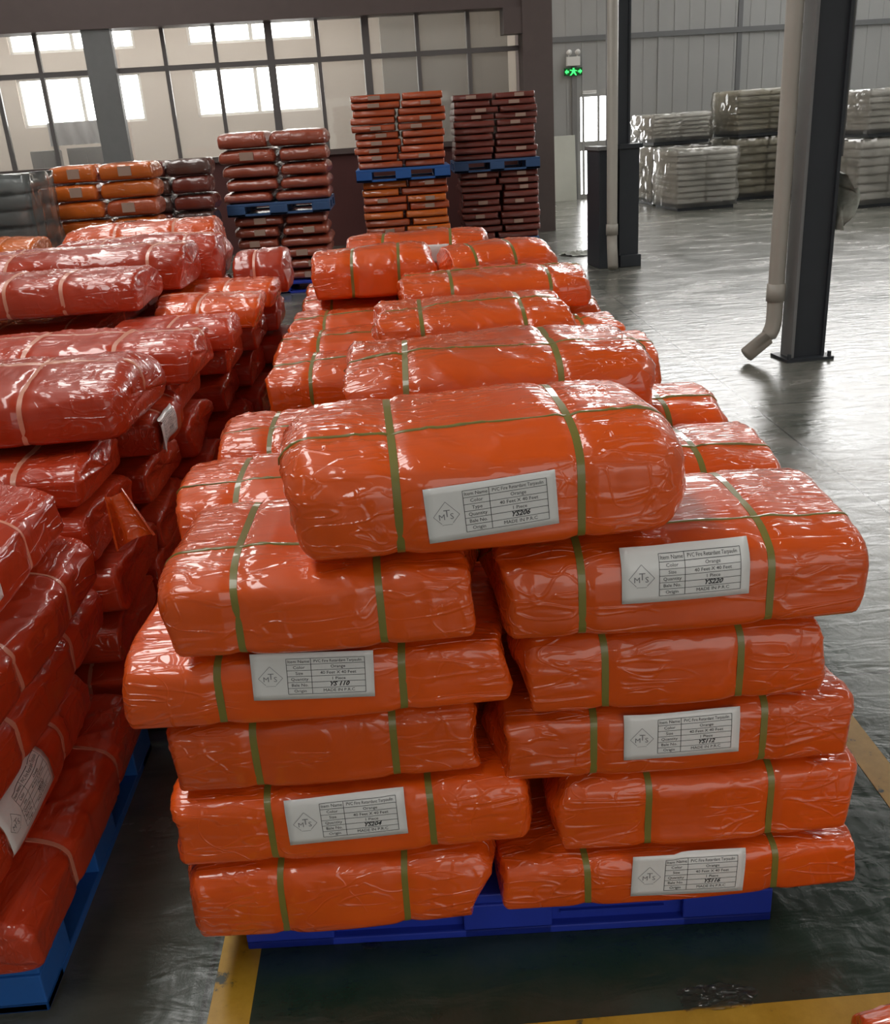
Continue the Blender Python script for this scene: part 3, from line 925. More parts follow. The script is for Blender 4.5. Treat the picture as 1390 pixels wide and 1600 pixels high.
def pallet(label, x0, x1, y0, y1, h, mat, z=0.0, rz=0.0, solid=False, boards=7, group=None, cat='pallet'):
    e = empty('plastic_pallet', ((x0 + x1) / 2, (y0 + y1) / 2, z), (0, 0, rz), label=label, category=cat, group=group)
    hx, hy = (x1 - x0) / 2, (y1 - y0) / 2
    dt = h * 0.22
    bw = 2 * hy / boards
    for i in range(boards):
        MB().box((-hx, -hy + i * bw + 0.004, h - dt), (hx, -hy + (i + 1) * bw - 0.004, h), 0.004).build('deck_slat', mat, e)
    for iy in range(3):
        for ix in range(3):
            cx, cy = (-hx + 0.1, 0, hx - 0.1)[ix], (-hy + 0.08, 0, hy - 0.08)[iy]
            MB().box((cx - 0.1, cy - 0.08, dt * 0.8), (cx + 0.1, cy + 0.08, h - dt), 0.004).build('block', mat, e)
    for ix in range(3):
        cx = (-hx + 0.1, 0, hx - 0.1)[ix]
        MB().box((cx - 0.1, -hy, 0), (cx + 0.1, hy, dt * 0.8), 0.004).build('runner', mat, e)
    for iy in (-1, 1):
        MB().box((-hx, iy * (hy - 0.05) - 0.05, 0), (hx, iy * (hy - 0.05) + 0.05, dt * 0.8), 0.004).build('cross_runner', mat, e)
    if solid:
        for a, b in ((-hx + 0.2, -0.1), (0.1, hx - 0.2)):
            MB().box((a, -hy + 0.02, dt * 0.8), (b, -hy + 0.03, h - dt)).build('skirt', mat, e)
            for k in range(2):
                MB().box((a + 0.02, -hy + 0.012, h * (0.36 + 0.2 * k)), (b - 0.04, -hy + 0.02, h * (0.36 + 0.2 * k) + 0.008)).build('rib', mat, e)
    return e


# ------------------------------------------------------------------ front stack of green-strapped bales
YF0 = 1.60
PH = 0.118
pallet('bright blue plastic pallet under the front stack of labelled bales', -0.455, 0.735, 1.66, 2.80, PH, 'pallet_blue', rz=-0.035, solid=True)
FR = 'front face of the green-strapped stack'
D0 = 0.40
# left column, bottom to top
bale_px('unlabelled orange bale at the bottom of the front stack by the aisle', 282, 775, 520, 1330, 1450, YF0 - 0.02, D0, (432, 650), 11, zb=PH, zt=0.312, lump=1.3)
bale_px('labelled orange bale second from the floor in the aisle-side tier of the front stack', 263, 846, 450, 1232, 1338, YF0 - 0.01, D0, (414, 690), 12, (447, 635, 1240, 1318, 0.015, 'Size', 'YS204'), zb=0.312, zt=0.487, inner=0)
bale_px('unlabelled orange bale third from the floor in the aisle-side tier of the front stack', 260, 750, 500, 1112, 1230, YF0, D0, (393, 622), 13, zb=0.487, zt=0.660)
bale_px('long labelled bale jutting over the aisle from the front stack, its label partly covered', 184, 800, 480, 1005, 1115, YF0 - 0.02, 0.42, (337, 640), 14, (393, 585, 1020, 1090, -0.05, 'Size', 'YS 110'), zb=0.660, zt=0.812, droop=0.04)
bale_px('fat unlabelled orange bale lying under the left end of the topmost labelled bale', 240, 752, 500, 860, 1028, YF0 - 0.045, 0.47, (352, 608), 15, zb=0.822, zt=1.000, lw=-0.10, ntop=4.0, ry=0.006, grow=24, inner=16, rl=0.03)
# right column
bale_px('labelled orange bale at the bottom of the front stack, lying square on the blue pallet', 778, 1360, 1070, 1322, 1405, YF0 - 0.01, D0, (910, 1223), 21, (987, 1163, 1333, 1397, -0.04, 'Size', 'YS116'), zb=PH, zt=0.262)
bale_px('unlabelled orange bale second from the floor in the steel-column-side tier of the front stack', 870, 1345, 1110, 1200, 1320, YF0, D0, (1012, 1220), 22, zb=0.262, zt=0.452, lump=1.2)
bale_px('labelled orange bale third from the floor in the steel-column-side tier of the front stack', 766, 1336, 1060, 1100, 1205, YF0, D0, (915, 1200), 23, (975, 1155, 1110, 1185, 0.0, 'Size', 'YS112'), zb=0.452, zt=0.617)
bale_px('unlabelled orange bale directly under the large labelled bale of the steel-column-side tier', 810, 1300, 1050, 980, 1105, YF0 - 0.01, D0, (935, 1165), 24, zb=0.617, zt=0.797)
bale_px('large labelled orange bale on top of the steel-column-side tier of the front stack', 754, 1366, 1050, 838, 978, YF0 - 0.03, 0.46, (890, 1208), 25, (972, 1172, 855, 938, 0.01, 'Size', 'YS220'), zb=0.797, zt=0.992, lw=-0.12, ntop=3.4, rr=0.03, grow=16, inner=-6)
# topmost
e, B, me = bale_px('topmost labelled orange bale lying across both tiers of the front stack', 440, 1070, 700, 700, 872, YF0 - 0.04, 0.47, (600, 905), 31, (655, 863, 748, 838, 0.06, 'Type', 'YS206'), zb=1.000, zt=1.222, lw=-0.11, ntop=3.0, rr=0.07, rl=0.045, rz=0.045, grow=20, both=True, wrinkle=0.9)

# rows behind on the front pallet and the next two pallets -- medium-detail bales sharing their shapes
PROTO = []
for k in range(6):
    st = [(-0.20, 0.17), (-0.17, 0.2), (-0.19, 0.19)][k % 3]
    B = Bale(0.72, 0.175, 0.42, st, 50 + k, ntop=2.7 + 0.15 * (k % 3))
    PROTO.append((B, B.body(52, 48, 'orange'), [B.strap(q, 'strap_green', m=44) for q in st], B.lengthwise(-0.09 + 0.02 * (k % 3), 'strap_green', n=40)))
PROTO_P = []
for k in range(6):
    st = [(-0.20, 0.17), (-0.17, 0.2), (-0.19, 0.19)][k % 3]
    B = Bale(0.76, 0.18, 0.44, st, 70 + k, ntop=2.6 + 0.15 * (k % 3), wrinkle=1.3)
    PROTO_P.append((B, B.body(52, 48, 'orange_soft'), [B.strap(q, 'strap_pale', m=44, w=0.012) for q in st], B.lengthwise(0.02 * (k % 3), 'strap_pale', n=40)))


def cbale(label, x0, x1, yf, zb, zt, D, group=None, k=None, rz=0.0, ry=0.0, protos=PROTO, lw=True, flip=False):
    k = rng.randrange(6) if k is None else k
    B, me, sm, lm = protos[k]
    e = empty('tarpaulin_bale', ((x0 + x1) / 2, yf + D / 2, zb), (0, ry, rz + (PI if flip else 0)), label=label, category='bale', group=group)
    e.scale = ((x1 - x0) / B.L, D / B.D, (zt - zb) / B.H)
    link('body', me, e)
    for s_ in sm:
        link('strap', s_, e)
    if lw:
        link('lengthwise_strap', lm, e)
    return e


HB = 0.172
lev = [PH + i * HB for i in range(6)]
GH = 'bales inside the green-strapped row'
for r, y in enumerate((2.03, 2.45)):
    for i in range(5):
        j = rng.uniform(-0.02, 0.02)
        top = i == 4
        la = ('orange bale whose end shows %s the fat bale of the front stack' % ('right behind', 'second behind')[r]) if top else '%s-layer orange bale covered up %s the front stack, aisle side' % (ORD[i], ('right behind', 'second behind')[r])
        cbale(la, -0.575 + j, 0.10 + j, y, lev[i], lev[i + 1], 0.405, None if top else GH, lw=top)
        la = ('orange bale %s the large labelled bale of the steel-column-side tier' % ('right behind', 'second behind')[r]) if top else '%s-layer orange bale covered up %s the front stack, steel-column side' % (ORD[i], ('right behind', 'second behind')[r])
        cbale(la, 0.115 + j, 0.87 + j, y, lev[i], lev[i + 1] , 0.405, None if top else GH, lw=top)
pallet('blue plastic pallet under the second stack of the green-strapped row', -0.47, 0.76, 3.22, 4.50, PH, 'pallet_blue')
pallet('blue plastic pallet under the farthest stack of the green-strapped row', -0.47, 0.76, 4.62, 5.90, PH, 'pallet_blue')
for s, ys in enumerate(((3.22, 3.66, 4.10), (4.60, 5.03, 5.46))):
    for r, y in enumerate(ys):
        for i in range(5):
            j = rng.uniform(-0.03, 0.03)
            top = i == 4
            la = '%s-layer bale, %s tier of the ' + ('second', 'farthest')[s] + ' green-strapped stack, on the %s side'
            gr = ('top layer of the %s green-strapped stack' if top else 'covered layers of the %s green-strapped stack') % ('second', 'farthest')[s]
            cbale(la % (ORD[i], ('front', 'middle', 'back')[r], 'aisle'), -0.53 + j, 0.13 + j, y, lev[i], lev[i + 1], 0.42, gr, lw=top)
            cbale(la % (ORD[i], ('front', 'middle', 'back')[r], 'steel-column'), 0.15 + j, 0.86 + j, y, lev[i], lev[i + 1], 0.42, gr, lw=top)
zt5 = lev[5]
bale('wide orange bale with a puckered film tuft right behind the topmost labelled bale', -0.185, 0.61, 2.22, zt5, 1.20, 0.54, (0.0 - 0.03, 0.355), seed=41, lw=-0.10, ntop=3.0, rr=0.05, wrinkle=1.2)
bale('low orange bale behind the puckered one, on the second stack', -0.14, 0.57, 3.18, zt5, 1.145, 0.50, (0.02, 0.40), seed=42, lw=-0.05, ntop=2.7, wrinkle=1.2)
bale('orange bale behind the low one, on the rear half of the second stack', -0.045, 0.76, 3.95, zt5, 1.135, 0.50, (0.17, 0.60), seed=43, lw=0.05, ntop=2.7, wrinkle=1.4, n=64, m=56)
bale('dark-fronted round orange bale on the farthest green-strapped stack, aisle side', -0.46, 0.15, 4.55, zt5, 1.205, 0.44, (-0.27, -0.03), seed=44, lw=None, ntop=2.4, rr=0.05, n=64, m=56)
bale('slanted orange bale on the farthest green-strapped stack, by the steel columns', 0.16, 0.72, 4.60, zt5 + 0.012, 1.18, 0.44, (0.30, 0.50), rz=0.12, ry=-0.03, seed=45, ntop=2.3, rr=0.06, n=64, m=56)
bale('labelled orange bale at the very back of the farthest green-strapped stack', -0.30, 0.46, 5.10, zt5, 1.20, 0.44, (-0.10, 0.27), seed=46, ntop=2.5, n=64, m=56, rz=-0.05,
     tag=dict(xc=0.06, zc=0.12, tilt=0, w=0.2, h=0.09, art=False))

# ------------------------------------------------------------------ pale-strapped row on the left
PB = PROTO_P
pallet('light blue plastic pallet under the near stack of the pale-strapped row', -1.75, -0.885, 1.56, 2.50, 0.13, 'pallet_light_blue', solid=True)
pallet('blue plastic pallet under the middle of the pale-strapped row', -1.75, -0.80, 2.62, 3.82, 0.13, 'pallet_light_blue')
pallet('blue plastic pallet under the far stack of the pale-strapped row', -1.75, -0.75, 4.0, 5.3, 0.13, 'pallet_light_blue')
HP = 0.165
names = ['bottom orange bale pointing down the aisle, resting on the light blue pallet',
         'labelled orange bale pointing down the aisle, second above the light blue pallet',
         'orange bale pointing down the aisle, third above the light blue pallet',
         'orange bale pointing down the aisle, fourth above the light blue pallet',
         'labelled orange bale pointing down the aisle, topmost above the light blue pallet']
for i in range(5):
    zb = 0.13 + i * HP
    dx = (0.045, -0.035, -0.02, 0.01, -0.03)[i]
    y0, y1 = 1.50 + (0, -0.06, 0.04, 0.08, 0.0)[i], 2.42 + (0, -0.1, 0.05, -0.02, -0.05)[i]
    tag = None
    if i in (1, 4):
        tag = dict(xc=(-0.08, -0.16)[i == 4], zc=0.09, tilt=0.05, second_row='Size', number='YS%d' % (130 + i), w=0.25, h=0.11)
    L = y1 - y0; D = 0.42
    e, B, me = bale(names[i], -L / 2, L / 2, -D / 2, 0, HP, D, (-L * 0.22, L * 0.2), seed=60 + i, mat='orange_soft', smat='strap_pale', tag=tag, lw=None, ntop=2.8, wrinkle=1.3)
    e.location = (-1.10 + dx, (y0 + y1) / 2, zb); e.rotation_euler = (0, 0, PI / 2)
    e2 = cbale('%s-layer bale in the inner tier of the near pale-strapped stack' % ORD[i], -0.4, 0.4, -0.21, zb, zb + HP, 0.42, 'inner tier of the near pale-strapped stack', protos=PB, lw=False)
    e2.location = (-1.575, 1.95, zb); e2.rotation_euler = (0, 0, PI / 2)
# crosswise rows behind
rows = [(2.50, 0), (2.95, 1), (3.40, 2), (4.0, 3), (4.44, 4), (4.88, 5)]
for y, r in rows:
    for i in range(5):
        if r <= 1 and i == 4:
            continue
        zb = 0.13 + i * HP
        j = rng.uniform(-0.05, 0.05)
        xr = (-0.88, -0.84, -0.80, -0.75, -0.70, -0.66)[r] + j
        top = i >= 3
        la = 'crosswise pale-strapped bale, %s layer, %s crosswise tier behind the lengthwise near bales' % (ORD[i], ('first', 'second', 'third', 'fourth', 'fifth', 'sixth')[r])
        cbale(la, xr - 0.80, xr, y, zb, zb + HP, 0.43, 'crosswise bales along the aisle', protos=PB, lw=(i == 4), rz=rng.uniform(-0.04, 0.04))
PK = dict(mat='orange_soft', smat='strap_pale')
z4 = 0.13 + 4 * HP
fe, _, _ = bale('pale-strapped orange bale just below the big rounded bale, over the aisle', -1.70, -0.92, 2.50, z4, z4 + 0.135, 0.42, (-1.42, -1.10), seed=81, **PK, ntop=2.8, wrinkle=1.3)
V = []; Fc = []
ax_, side_ = Vector((0.30, -0.40, -0.62)).normalized(), None
side_ = ax_.cross(Vector((0.3, -1, 0.2))).normalized(); nrm_ = side_.cross(ax_)
for i in range(13):
    for j in range(19):
        u, an = i / 12, (j / 18 - 0.5) * 4.0
        rad = 0.026 + 0.030 * u + 0.002 * math.sin(j * 1.3)
        q = Vector((0.44, -0.13, 0.02)) + ax_ * (0.15 * u * (1 - 0.12 * math.cos(an * 1.4))) + side_ * math.sin(an) * rad - nrm_ * math.cos(an) * rad
        V.append(q[:])
for i in range(12):
    for j in range(18):
        k = i * 19 + j
        Fc.append((k, k + 19, k + 20, k + 1))
link('open_flap', newmesh('open_flap', V, Fc, 'orange', True), fe, label='curled open flap of orange sheet')
e, B, me = bale('pale-strapped orange bale with a label on the end facing the aisle', -0.22, 0.22, -0.33, 0, 0.15, 0.66, (-0.1, 0.12), seed=82, **PK, tag=dict(xc=-0.13, zc=0.075, tilt=0.1, w=0.2, h=0.09, number='YS131'), ntop=3)
e.location = (-1.13, 3.15, z4); e.rotation_euler = (0, 0, PI / 2)
zb = z4 + 0.15
bale('big rounded pale-strapped orange bale with a crossed strap, top of the pale-strapped row', -1.57, -0.79, 2.62, zb, 1.135, 0.52, (-1.42, -1.10), seed=83, **PK, lw=0.0, ntop=2.7, rr=0.06, wrinkle=1.2)
z5 = 0.13 + 5 * HP
bale('pale-strapped orange bale right behind the big rounded one', -1.52, -0.72, 3.18, z5, 1.115, 0.46, (-1.30, -0.98), seed=84, **PK, lw=0.03, ntop=2.7, wrinkle=1.3)
bale('low pale-strapped orange bale with a pinched left end and a bright crease', -1.18, -0.68, 3.68, z5, 1.075, 0.40, (-0.93,), seed=85, **PK, lw=None, ntop=2.5, n=64, m=56)
bale('brighter pale-strapped bale with a label on its aisle corner', -1.12, -0.63, 4.12, z5, 1.09, 0.42, (-0.90,), seed=86, mat='orange', smat='strap_pale', lw=0.05, ntop=2.5, n=64, m=56)
bale('labelled pale-strapped bale set back on the heap of the pale-strapped row', -1.95, -1.07, 3.92, 1.09, 1.255, 0.46, (-1.60, -1.37), seed=87, **PK, lw=None, ntop=2.6,
     tag=dict(xc=-0.26, zc=0.09, tilt=0.0, w=0.2, h=0.1, art=False))
bale('wide pale-strapped bale with a lengthwise strap, highest of the pale-strapped row', -1.97, -0.99, 4.44, 1.09, 1.290, 0.50, (-1.80, -1.14), seed=88, **PK, lw=-0.05, ntop=2.8)
bale('pale-strapped bale behind the highest one of the pale-strapped row', -1.80, -0.92, 4.98, 1.05, 1.285, 0.46, (-1.54, -1.09), seed=89, **PK, lw=0.0, ntop=2.8, n=64, m=56)
bale('bright orange labelled bale lying crosswise at the far end of the pale-strapped row', -1.92, -1.02, 5.55, 1.036, 1.315, 0.46, (-1.6, -1.25), seed=90, mat='orange', smat='strap_pale', ntop=2.4, n=64, m=56,
     tag=dict(xc=-0.0, zc=0.11, tilt=0.0, w=0.2, h=0.09, art=False), ry=-0.03)
bale('short upright pale-strapped bale at the aisle corner of the far end', -0.90, -0.60, 5.05, 0.955, 1.17, 0.42, (-0.78,), seed=91, **PK, ntop=2.4, n=48, m=48)
bale('bright orange pale-strapped bale low on the aisle side of the far end', -1.2, -0.62, 4.62, 0.955, 1.08, 0.40, (-0.86,), seed=92, mat='orange', smat='strap_pale', ntop=2.6, n=48, m=48)
for k, y in enumerate((4.02, 4.46, 4.90)):
    cbale('pale-strapped bale wedged under the %s of the pale-strapped row' % ('set-back labelled bale', 'highest bale', 'bale behind the highest')[k], -1.88, -1.28, y, z5, 1.05, 0.42, protos=PB, lw=False)
# covered layers under the far crosswise bale
for i in range(5):
    cbale('%s-layer bale covered at the far end of the pale-strapped row' % ORD[i], -1.87, -1.05, 5.55, i * 0.204, (i + 1) * 0.204, 0.44, 'covered layers at the far end', protos=PB, lw=False)

# ------------------------------------------------------------------ background stacks of bags
BAGS = {}


def bag_mesh(mat, k, plump=False):
    key = (mat, k, plump)
    if key not in BAGS:
        B = Bale(0.60, 0.10, 0.40, (), 100 + k, ntop=8, nbot=9, rl=0.012, rr=0.012, lump=0.4, wrinkle=0.5, droop=0.02)
        if plump:
            B = Bale(0.60, 0.10, 0.40, (), 110 + k, ntop=3.6, nbot=5, rl=0.03, rr=0.03, lump=0.8, wrinkle=0.8, droop=0.12)
        BAGS[key] = B.body(22, 28, mat)
    return BAGS[key]


def bag_stack(x0, x1, y, z0, heights, mats, label, group, cols=2, D=0.55, tags=0.5, name='tarpaulin_bag', rowsY=1, cat='bag', plump=False):
    z = z0
    for i, h in enumerate(heights):
        sh = rng.uniform(-0.06, 0.06) if cols == 2 else 0
        xs = [x0 + (x1 - x0) * c / cols + (sh if 0 < c < cols else rng.uniform(-0.02, 0.02)) for c in range(cols + 1)]
        for r in range(rowsY):
            for c in range(cols):
                e = empty(name, ((xs[c] + xs[c + 1]) / 2, y + D / 2 + r * D + rng.uniform(-0.02, 0.02), z), (0, 0, rng.uniform(-0.03, 0.03)), label='%s %s, %s' % (ORD[i], label, ('partition-pillar side', 'brown-column side')[c] if cols == 2 else 'only'), category=cat, group=group)
                e.scale = ((xs[c + 1] - xs[c]) / 0.60 * 0.98, D / 0.40 * 0.97, h / 0.10)
                mat = rng.choice(mats)
                link('body', bag_mesh(mat, rng.randrange(3), plump), e)
                if r == 0 and tags and rng.random() < tags:
                    link('label', TAGM, e).location = (rng.uniform(-0.06, 0.06), -0.200, 0.05)
        z += h
    return z


V = []; Fc = []
for i in range(5):
    for zz in (-0.026, 0.026):
        V.append((-0.07 + 0.035 * i, -0.006, zz))
for i in range(4):
    Fc.append((2 * i, 2 * i + 2, 2 * i + 3, 2 * i + 1))
V += [(a, b + 0.012, c) for a, b, c in V]
k0 = 10
Fc += [(0, 1, 1 + k0, k0), (8, 8 + k0, 9 + k0, 9)] + [(2 * i, 2 * i + k0, 2 * i + 2 + k0, 2 * i + 2) for i in range(4)] + [(2 * i + 1, 2 * i + 3, 2 * i + 3 + k0, 2 * i + 1 + k0) for i in range(4)]
TAGM = newmesh('label', V, Fc, 'paper_dull')

# tall double stack, bright
pallet('blue pallet on the floor under the tall stack before the glazed partition', -0.50, 0.62, 13.0, 14.0, 0.13, 'pallet_light_blue')
z = bag_stack(-0.49, 0.62, 13.0, 0.13, [0.0945] * 10, ['orange_bag', 'orange_bright'], 'flat orange bag up from the floor in the tall bright stack', 'lower bags of the tall bright stack', tags=0.4, rowsY=1, D=0.95)
pallet('blue pallet halfway up the tall bright stack of flat bags', -0.54, 0.66, 12.97, 13.97, 0.15, 'pallet_light_blue', z=z)
bag_stack(-0.54, 0.64, 13.0, z + 0.15, [0.088] * 10, ['orange_bag'], 'flat orange bag up from the raised pallet of the tall bright stack', 'upper bags of the tall bright stack', tags=0.5, D=0.95)
# tall double stack beside the column, its shade put into the bag colour
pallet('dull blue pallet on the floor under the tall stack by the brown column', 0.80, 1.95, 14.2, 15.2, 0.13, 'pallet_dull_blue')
z = bag_stack(0.85, 1.97, 14.2, 0.13, [0.0925] * 10, ['orange_bag_shaded'], 'flat shade-toned orange bag up from the floor by the brown column', 'lower bags by the brown column', tags=0.3, D=0.95)
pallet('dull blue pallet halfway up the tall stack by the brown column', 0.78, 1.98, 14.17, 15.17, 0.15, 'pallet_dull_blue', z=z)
bag_stack(0.80, 1.97, 14.2, z + 0.15, [0.086] * 10, ['orange_bag_shaded'], 'flat shade-toned orange bag up from the raised pallet by the brown column', 'upper bags by the brown column', tags=0.3, D=0.95)
# sagging double stack in the middle
pallet('blue pallet on the floor under the sagging double stack', -2.0, -0.9, 11.35, 12.4, 0.13, 'pallet_blue')
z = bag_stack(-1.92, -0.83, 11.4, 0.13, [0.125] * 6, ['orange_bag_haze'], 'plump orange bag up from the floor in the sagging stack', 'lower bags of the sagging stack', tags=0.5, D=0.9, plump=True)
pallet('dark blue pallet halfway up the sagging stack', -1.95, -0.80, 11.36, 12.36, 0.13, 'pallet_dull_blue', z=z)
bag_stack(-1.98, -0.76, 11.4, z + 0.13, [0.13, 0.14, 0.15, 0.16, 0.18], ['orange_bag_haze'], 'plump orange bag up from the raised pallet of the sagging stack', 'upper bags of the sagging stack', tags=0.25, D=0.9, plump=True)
# stack on the left with big bags and the brown stack behind it
pallet('blue pallet under the stack of big bright bags', -3.3, -2.2, 9.5, 10.4, 0.13, 'pallet_dull_blue')
bag_stack(-3.27, -2.26, 9.5, 0.13, [0.16] * 9, ['orange_bright', 'orange_bag'], 'big bright orange bag up beside the grey wrapped load', 'big bright bags', tags=0.7, D=0.45, plump=True)
bag_stack(-2.75, -1.95, 10.6, 0.0, [0.172] * 9, ['orange_bag_shaded', 'brown_bag'], 'glossy dark bag up behind the big bright bags', 'glossy dark bags', tags=0.0, D=0.5, cols=2, plump=True)
# lone heap at the left edge
e = bale('bright amber bale topping a heap beyond the pale-strapped row', -3.25, -2.42, 6.6, 0.98, 1.19, 0.5, (-2.9, -2.65), seed=95, mat='orange_bright', smat='strap_pale', ntop=2.3, n=48, m=48)
for i in range(5):
    cbale('%s-layer bale in the heap below the bright amber one' % ORD[i], -3.2, -2.45, 6.6, 0.196 * i, 0.196 * (i + 1), 0.5, 'bales below the amber one', protos=PB, lw=False)

# ------------------------------------------------------------------ white wrapped loads on the right


def wrapped_load(label, x0, x1, y0, y1, z0, z1, mat, nlev, ncol, film_on=True, pal=True):
    e = empty('wrapped_load', ((x0 + x1) / 2, (y0 + y1) / 2, z0), (0, 0, HA), label=label, category='wrapped load')
    hx, hy, h = (x1 - x0) / 2, (y1 - y0) / 2, z1 - z0
    if pal:
        MB().box((-hx + 0.03, -hy + 0.03, 0), (hx - 0.03, hy - 0.03, 0.11), 0.005).build('pallet', 'steel_dark', e)
    zb = 0.11 if pal else 0.0
    lh = (h - zb) / nlev
    for i in range(nlev):
        for c in range(ncol):
            a = -hx + 2 * hx * c / ncol; b = -hx + 2 * hx * (c + 1) / ncol
            o = link('bag', bag_mesh(mat, rng.randrange(3)), e)
            o.location = ((a + b) / 2, 0, zb + lh * i); o.scale = ((b - a) / 0.60, 2 * hy / 0.40 * rng.uniform(0.96, 1.0), lh / 0.10)
    n = 26
    V = []; Fc = []
    ring = [(-1, -1)] * 0
    per = []
    for k in range(n):
        per.append((-hx + 2 * hx * k / n, -hy))
    for k in range(n):
        per.append((hx, -hy + 2 * hy * k / n))
    for k in range(n):
        per.append((hx - 2 * hx * k / n, hy))
    for k in range(n):
        per.append((-hx, hy - 2 * hy * k / n))
    m = len(per); nz = 14
    sd = rng.randrange(99)
    for j in range(nz + 1):
        for (x, y) in per:
            P = np.array([[x * 6, y * 6, j * 0.35]])
            d = 0.018 + 0.022 * float(vnoise(P, sd)[0]) + 0.01 * float(vnoise(P * 2.7, sd + 1)[0])
            f = 1 + max(d, 0.0) / max(abs(x), abs(y), 0.2)
            V.append((x * f, y * f, zb * 0.5 + (h + 0.01 - zb * 0.5) * j / nz + (0.015 * float(vnoise(P * 1.5, sd + 4)[0]) if j == nz else 0)))
    for j in range(nz):
        for k in range(m):
            k2 = (k + 1) % m
            Fc.append((j * m + k, j * m + k2, (j + 1) * m + k2, (j + 1) * m + k))
    c = len(V); V.append((0, 0, h + 0.012))
    for k in range(m):
        Fc.append((nz * m + k, nz * m + (k + 1) % m, c))
    if film_on:
        link('film_wrap', newmesh('film_wrap', V, Fc, 'stretch_film', True), e, label='clear crinkled stretch film')
    return e


e = wrapped_load('film-wrapped grey load beside the stack of big bright bags', -4.35, -3.06, 8.3, 9.2, 0, 1.53, 'grey_bag', 11, 2)
wy = 17.7
wa, wb2 = aty(1051, 300, wy)[0], aty(1147, 300, wy)[0]
wrapped_load('white wrapped load standing in front of the taller pair by the grey wall', wa, wb2, wy, wy + 1.2, 0, aty(1100, 233, wy)[2], 'white_bag', 9, 2)
wy2 = 19.2
wa2, wb3 = aty(1012, 300, wy2)[0], aty(1104, 300, wy2)[0]
hlow = 1.05
wrapped_load('lower white wrapped load behind the single one, another load on it', wa2, wb3, wy2, wy2 + 1.2, 0, hlow, 'white_bag', 8, 2)
wrapped_load('white wrapped load sitting on top of another one by the grey wall', wa2, wb3, wy2, wy2 + 1.2, hlow + 0.03, aty(1055, 178, wy2)[2], 'white_bag', 6, 2)
wy3 = 19.0
c0, c1 = aty(1143, 250, wy3)[0], aty(1215, 250, wy3)[0]
wrapped_load('lower cream wrapped load behind the downpipe', c0, c1 + 0.4, wy3, wy3 + 1.2, 0, 1.1, 'cream_bag', 7, 2)
wrapped_load('upper cream wrapped load behind the downpipe, reaching highest', c0, c1 + 0.4, wy3, wy3 + 1.2, 1.13, aty(1180, 140, wy3)[2], 'cream_bag', 7, 2)
wy4 = 16.2
d0 = aty(1333, 280, wy4)[0]
wrapped_load('lower white wrapped load beyond the rag on the dark steel column', d0, d0 + 1.1, wy4, wy4 + 1.1, 0, aty(1365, 218, wy4)[2], 'white_bag', 7, 2)
d1 = aty(1338, 180, wy4 + 0.5)[0]
wrapped_load('upper white wrapped load beyond the rag on the dark steel column', d1, d1 + 1.1, wy4 + 0.2, wy4 + 1.2, aty(1365, 218, wy4)[2] + 0.03, aty(1365, 140, wy4)[2], 'white_bag', 6, 2)

# ------------------------------------------------------------------ small things


def crumple(name, mat, cx, cy, cz, rx, ry, rzz, seed, label, cat, n=34, flat=False):
    V = []; Fc = []
    m = n
    for i in range(n + 1):
        for j in range(m + 1):
            u, v = i / n * 2 - 1, j / m * 2 - 1
            ang = math.atan2(v, u)
            rad = 1 + 0.28 * float(vnoise(np.array([[math.cos(ang) * 2.2, math.sin(ang) * 2.2, 0.3]]), seed)[0])
            r = max(abs(u), abs(v)); q = math.hypot(u, v) or 1
            x, y = u / q * r * rad, v / q * r * rad
            P = np.array([[x * 4, y * 4, 0.0]])
            hgt = abs(float(vnoise(P, seed + 2)[0])) * 0.6 + abs(float(vnoise(P * 2.3, seed + 3)[0])) * 0.4
            V.append((cx + x * rx, cy + y * ry, cz + 0.002 + hgt * rzz * (1 - 0.5 * r)))
    for i in range(n):
        for j in range(m):
            a = i * (m + 1) + j
            Fc.append((a, a + m + 1, a + m + 2, a + 1))
    return link(name, newmesh(name, V, Fc, mat, True), None, label=label, category=cat)


a = atz(1117, 1560)
crumple('film_scrap', 'stretch_film', a[0], a[1], 0, 0.085, 0.032, 0.02, 5, 'crumpled scrap of clear film on the floor by the yellow line', 'plastic scrap')
a = atz(580, 1480)
crumple('film_scrap', 'stretch_film', a[0], a[1], 0, 0.022, 0.008, 0.008, 8, 'tiny flake of clear film on the floor before the blue pallet', 'plastic scrap', n=14)
a = atz(905, 402)
crumple('film_scrap', 'drape_cloth', a[0] + 0.05, a[1] + 0.3, 0, 0.26, 0.22, 0.10, 15, 'grey scrap heap on the floor at the foot of the guard box', 'plastic scrap', n=20)

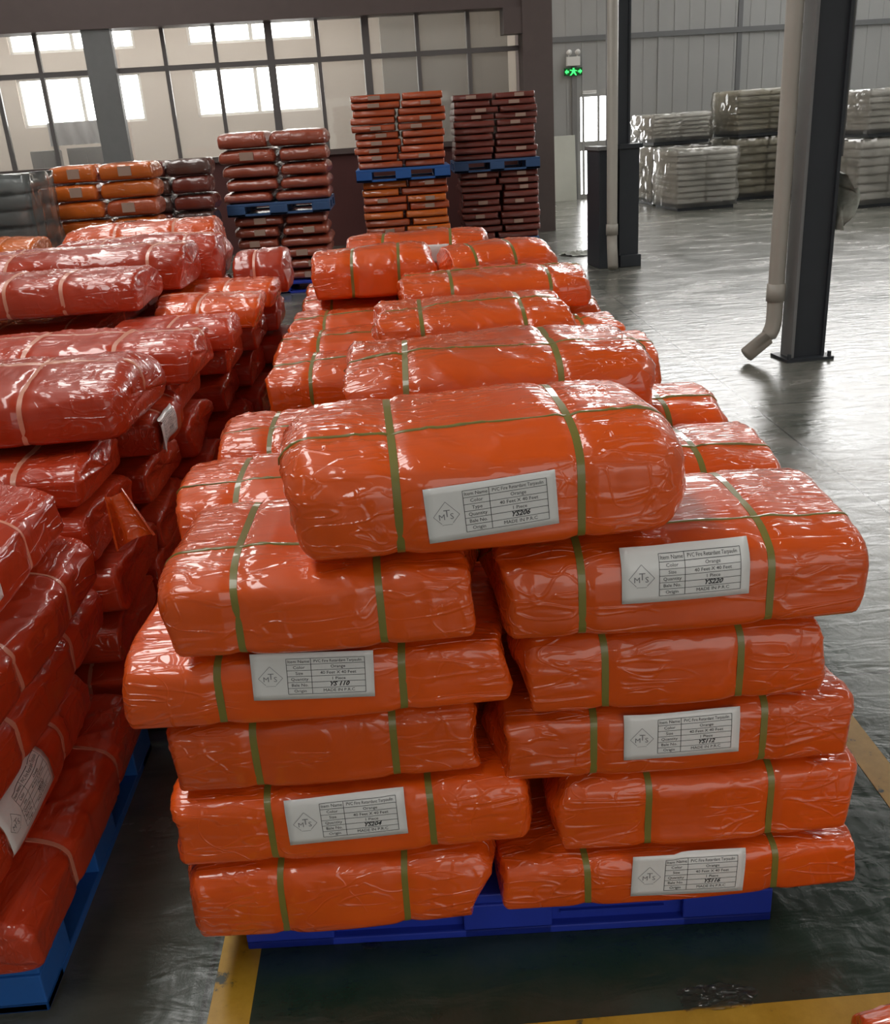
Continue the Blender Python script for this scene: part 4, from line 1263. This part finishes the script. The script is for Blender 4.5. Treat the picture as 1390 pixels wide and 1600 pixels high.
# rag hung on the right-hand side of the column
V = []; Fc = []
n, m = 18, 26
for i in range(n + 1):
    for j in range(m + 1):
        u, v = i / n, j / m
        P = np.array([[u * 4, v * 3.2, 1.7]])
        d1_ = float(vnoise(P, 31)[0]); d2_ = float(vnoise(P * 2.2, 33)[0])
        wdt = 0.03 + 0.10 * math.sin(PI * min(1, v * 1.15)) * (0.8 + 0.5 * float(vnoise(np.array([[0.2, v * 5, 0.4]]), 35)[0]))
        V.append((bx1 + 0.015 + u * wdt, 6.60 + KY + 0.10 * math.sin(u * 3 + v * 3) + 0.05 * d1_ + 0.03 * d2_, 1.26 - v * 0.36 + 0.03 * d2_))
for i in range(n):
    for j in range(m):
        a = i * (m + 1) + j
        Fc.append((a, a + m + 1, a + m + 2, a + 1))
turn_hall([link('hanging_rag', newmesh('hanging_rag', V, Fc, 'drape_cloth', True), None, label='crumpled grey rag hanging on the side of the dark steel column', category='rag')])

# corner of another bale at the near right
a = atz(1395, 1590, 0.1)
bale('corner of an orange bale lying on the floor near the yellow line', a[0] - 0.09, a[0] + 0.59, a[1] - 0.30, 0.0, 0.19, 0.36, (a[0] + 0.2,), seed=97, ntop=2.4, n=48, m=48, rz=0.1)

# dark cabinets behind the glass, a pale sheet hung over one
YC = YP + 0.9
for i, (xa, xb, yt_) in enumerate(((47, 86, 236), (105, 166, 230))):
    q0, q1, zt_ = atl(xa, 240, YC)[0], atl(xb, 240, YC)[0], atl((xa + xb) / 2, yt_, YC)[2]
    e = empty('cabinet', ((q0 + q1) / 2, YC, 0), label=('dark cabinet behind the glass, away from the grey pillar', 'dark cabinet behind the glass right beside the grey pillar')[i], category='cabinet')
    w_ = (q1 - q0) / 2
    MB().box((-w_, 0, 0), (w_, 0.5, zt_), 0.01).build('body', 'dark_plastic', e)
    MB().box((-w_ + 0.02, -0.02, 0.05), (-0.005, 0, zt_ - 0.03), 0.004).build('door', 'dark_plastic', e)
    MB().box((0.005, -0.02, 0.05), (w_ - 0.02, 0, zt_ - 0.03), 0.004).build('door', 'dark_plastic', e)
    turn_hall([e])
    if i:
        zs1, zs0 = atl(120, 189, YC)[2], atl(120, 226, YC)[2]
        V = []; Fc = []
        for a in range(25):
            for b in range(9):
                u, v = a / 24, b / 8
                V.append((q0 - 0.28 + (q1 - q0 + 0.2) * u, YC + 0.25 + 0.05 * math.sin(u * 23 + v * 2) * (0.4 + 0.6 * (1 - v)), zs0 + (zs1 - zs0) * v))
        for a in range(24):
            for b in range(8):
                k = a * 9 + b
                Fc.append((k, k + 9, k + 10, k + 1))
        turn_hall([link('hanging_sheet', newmesh('hanging_sheet', V, Fc, 'sheet_white', True), None, label='pale bluish sheet hanging behind the glass above the dark cabinet', category='sheet')])
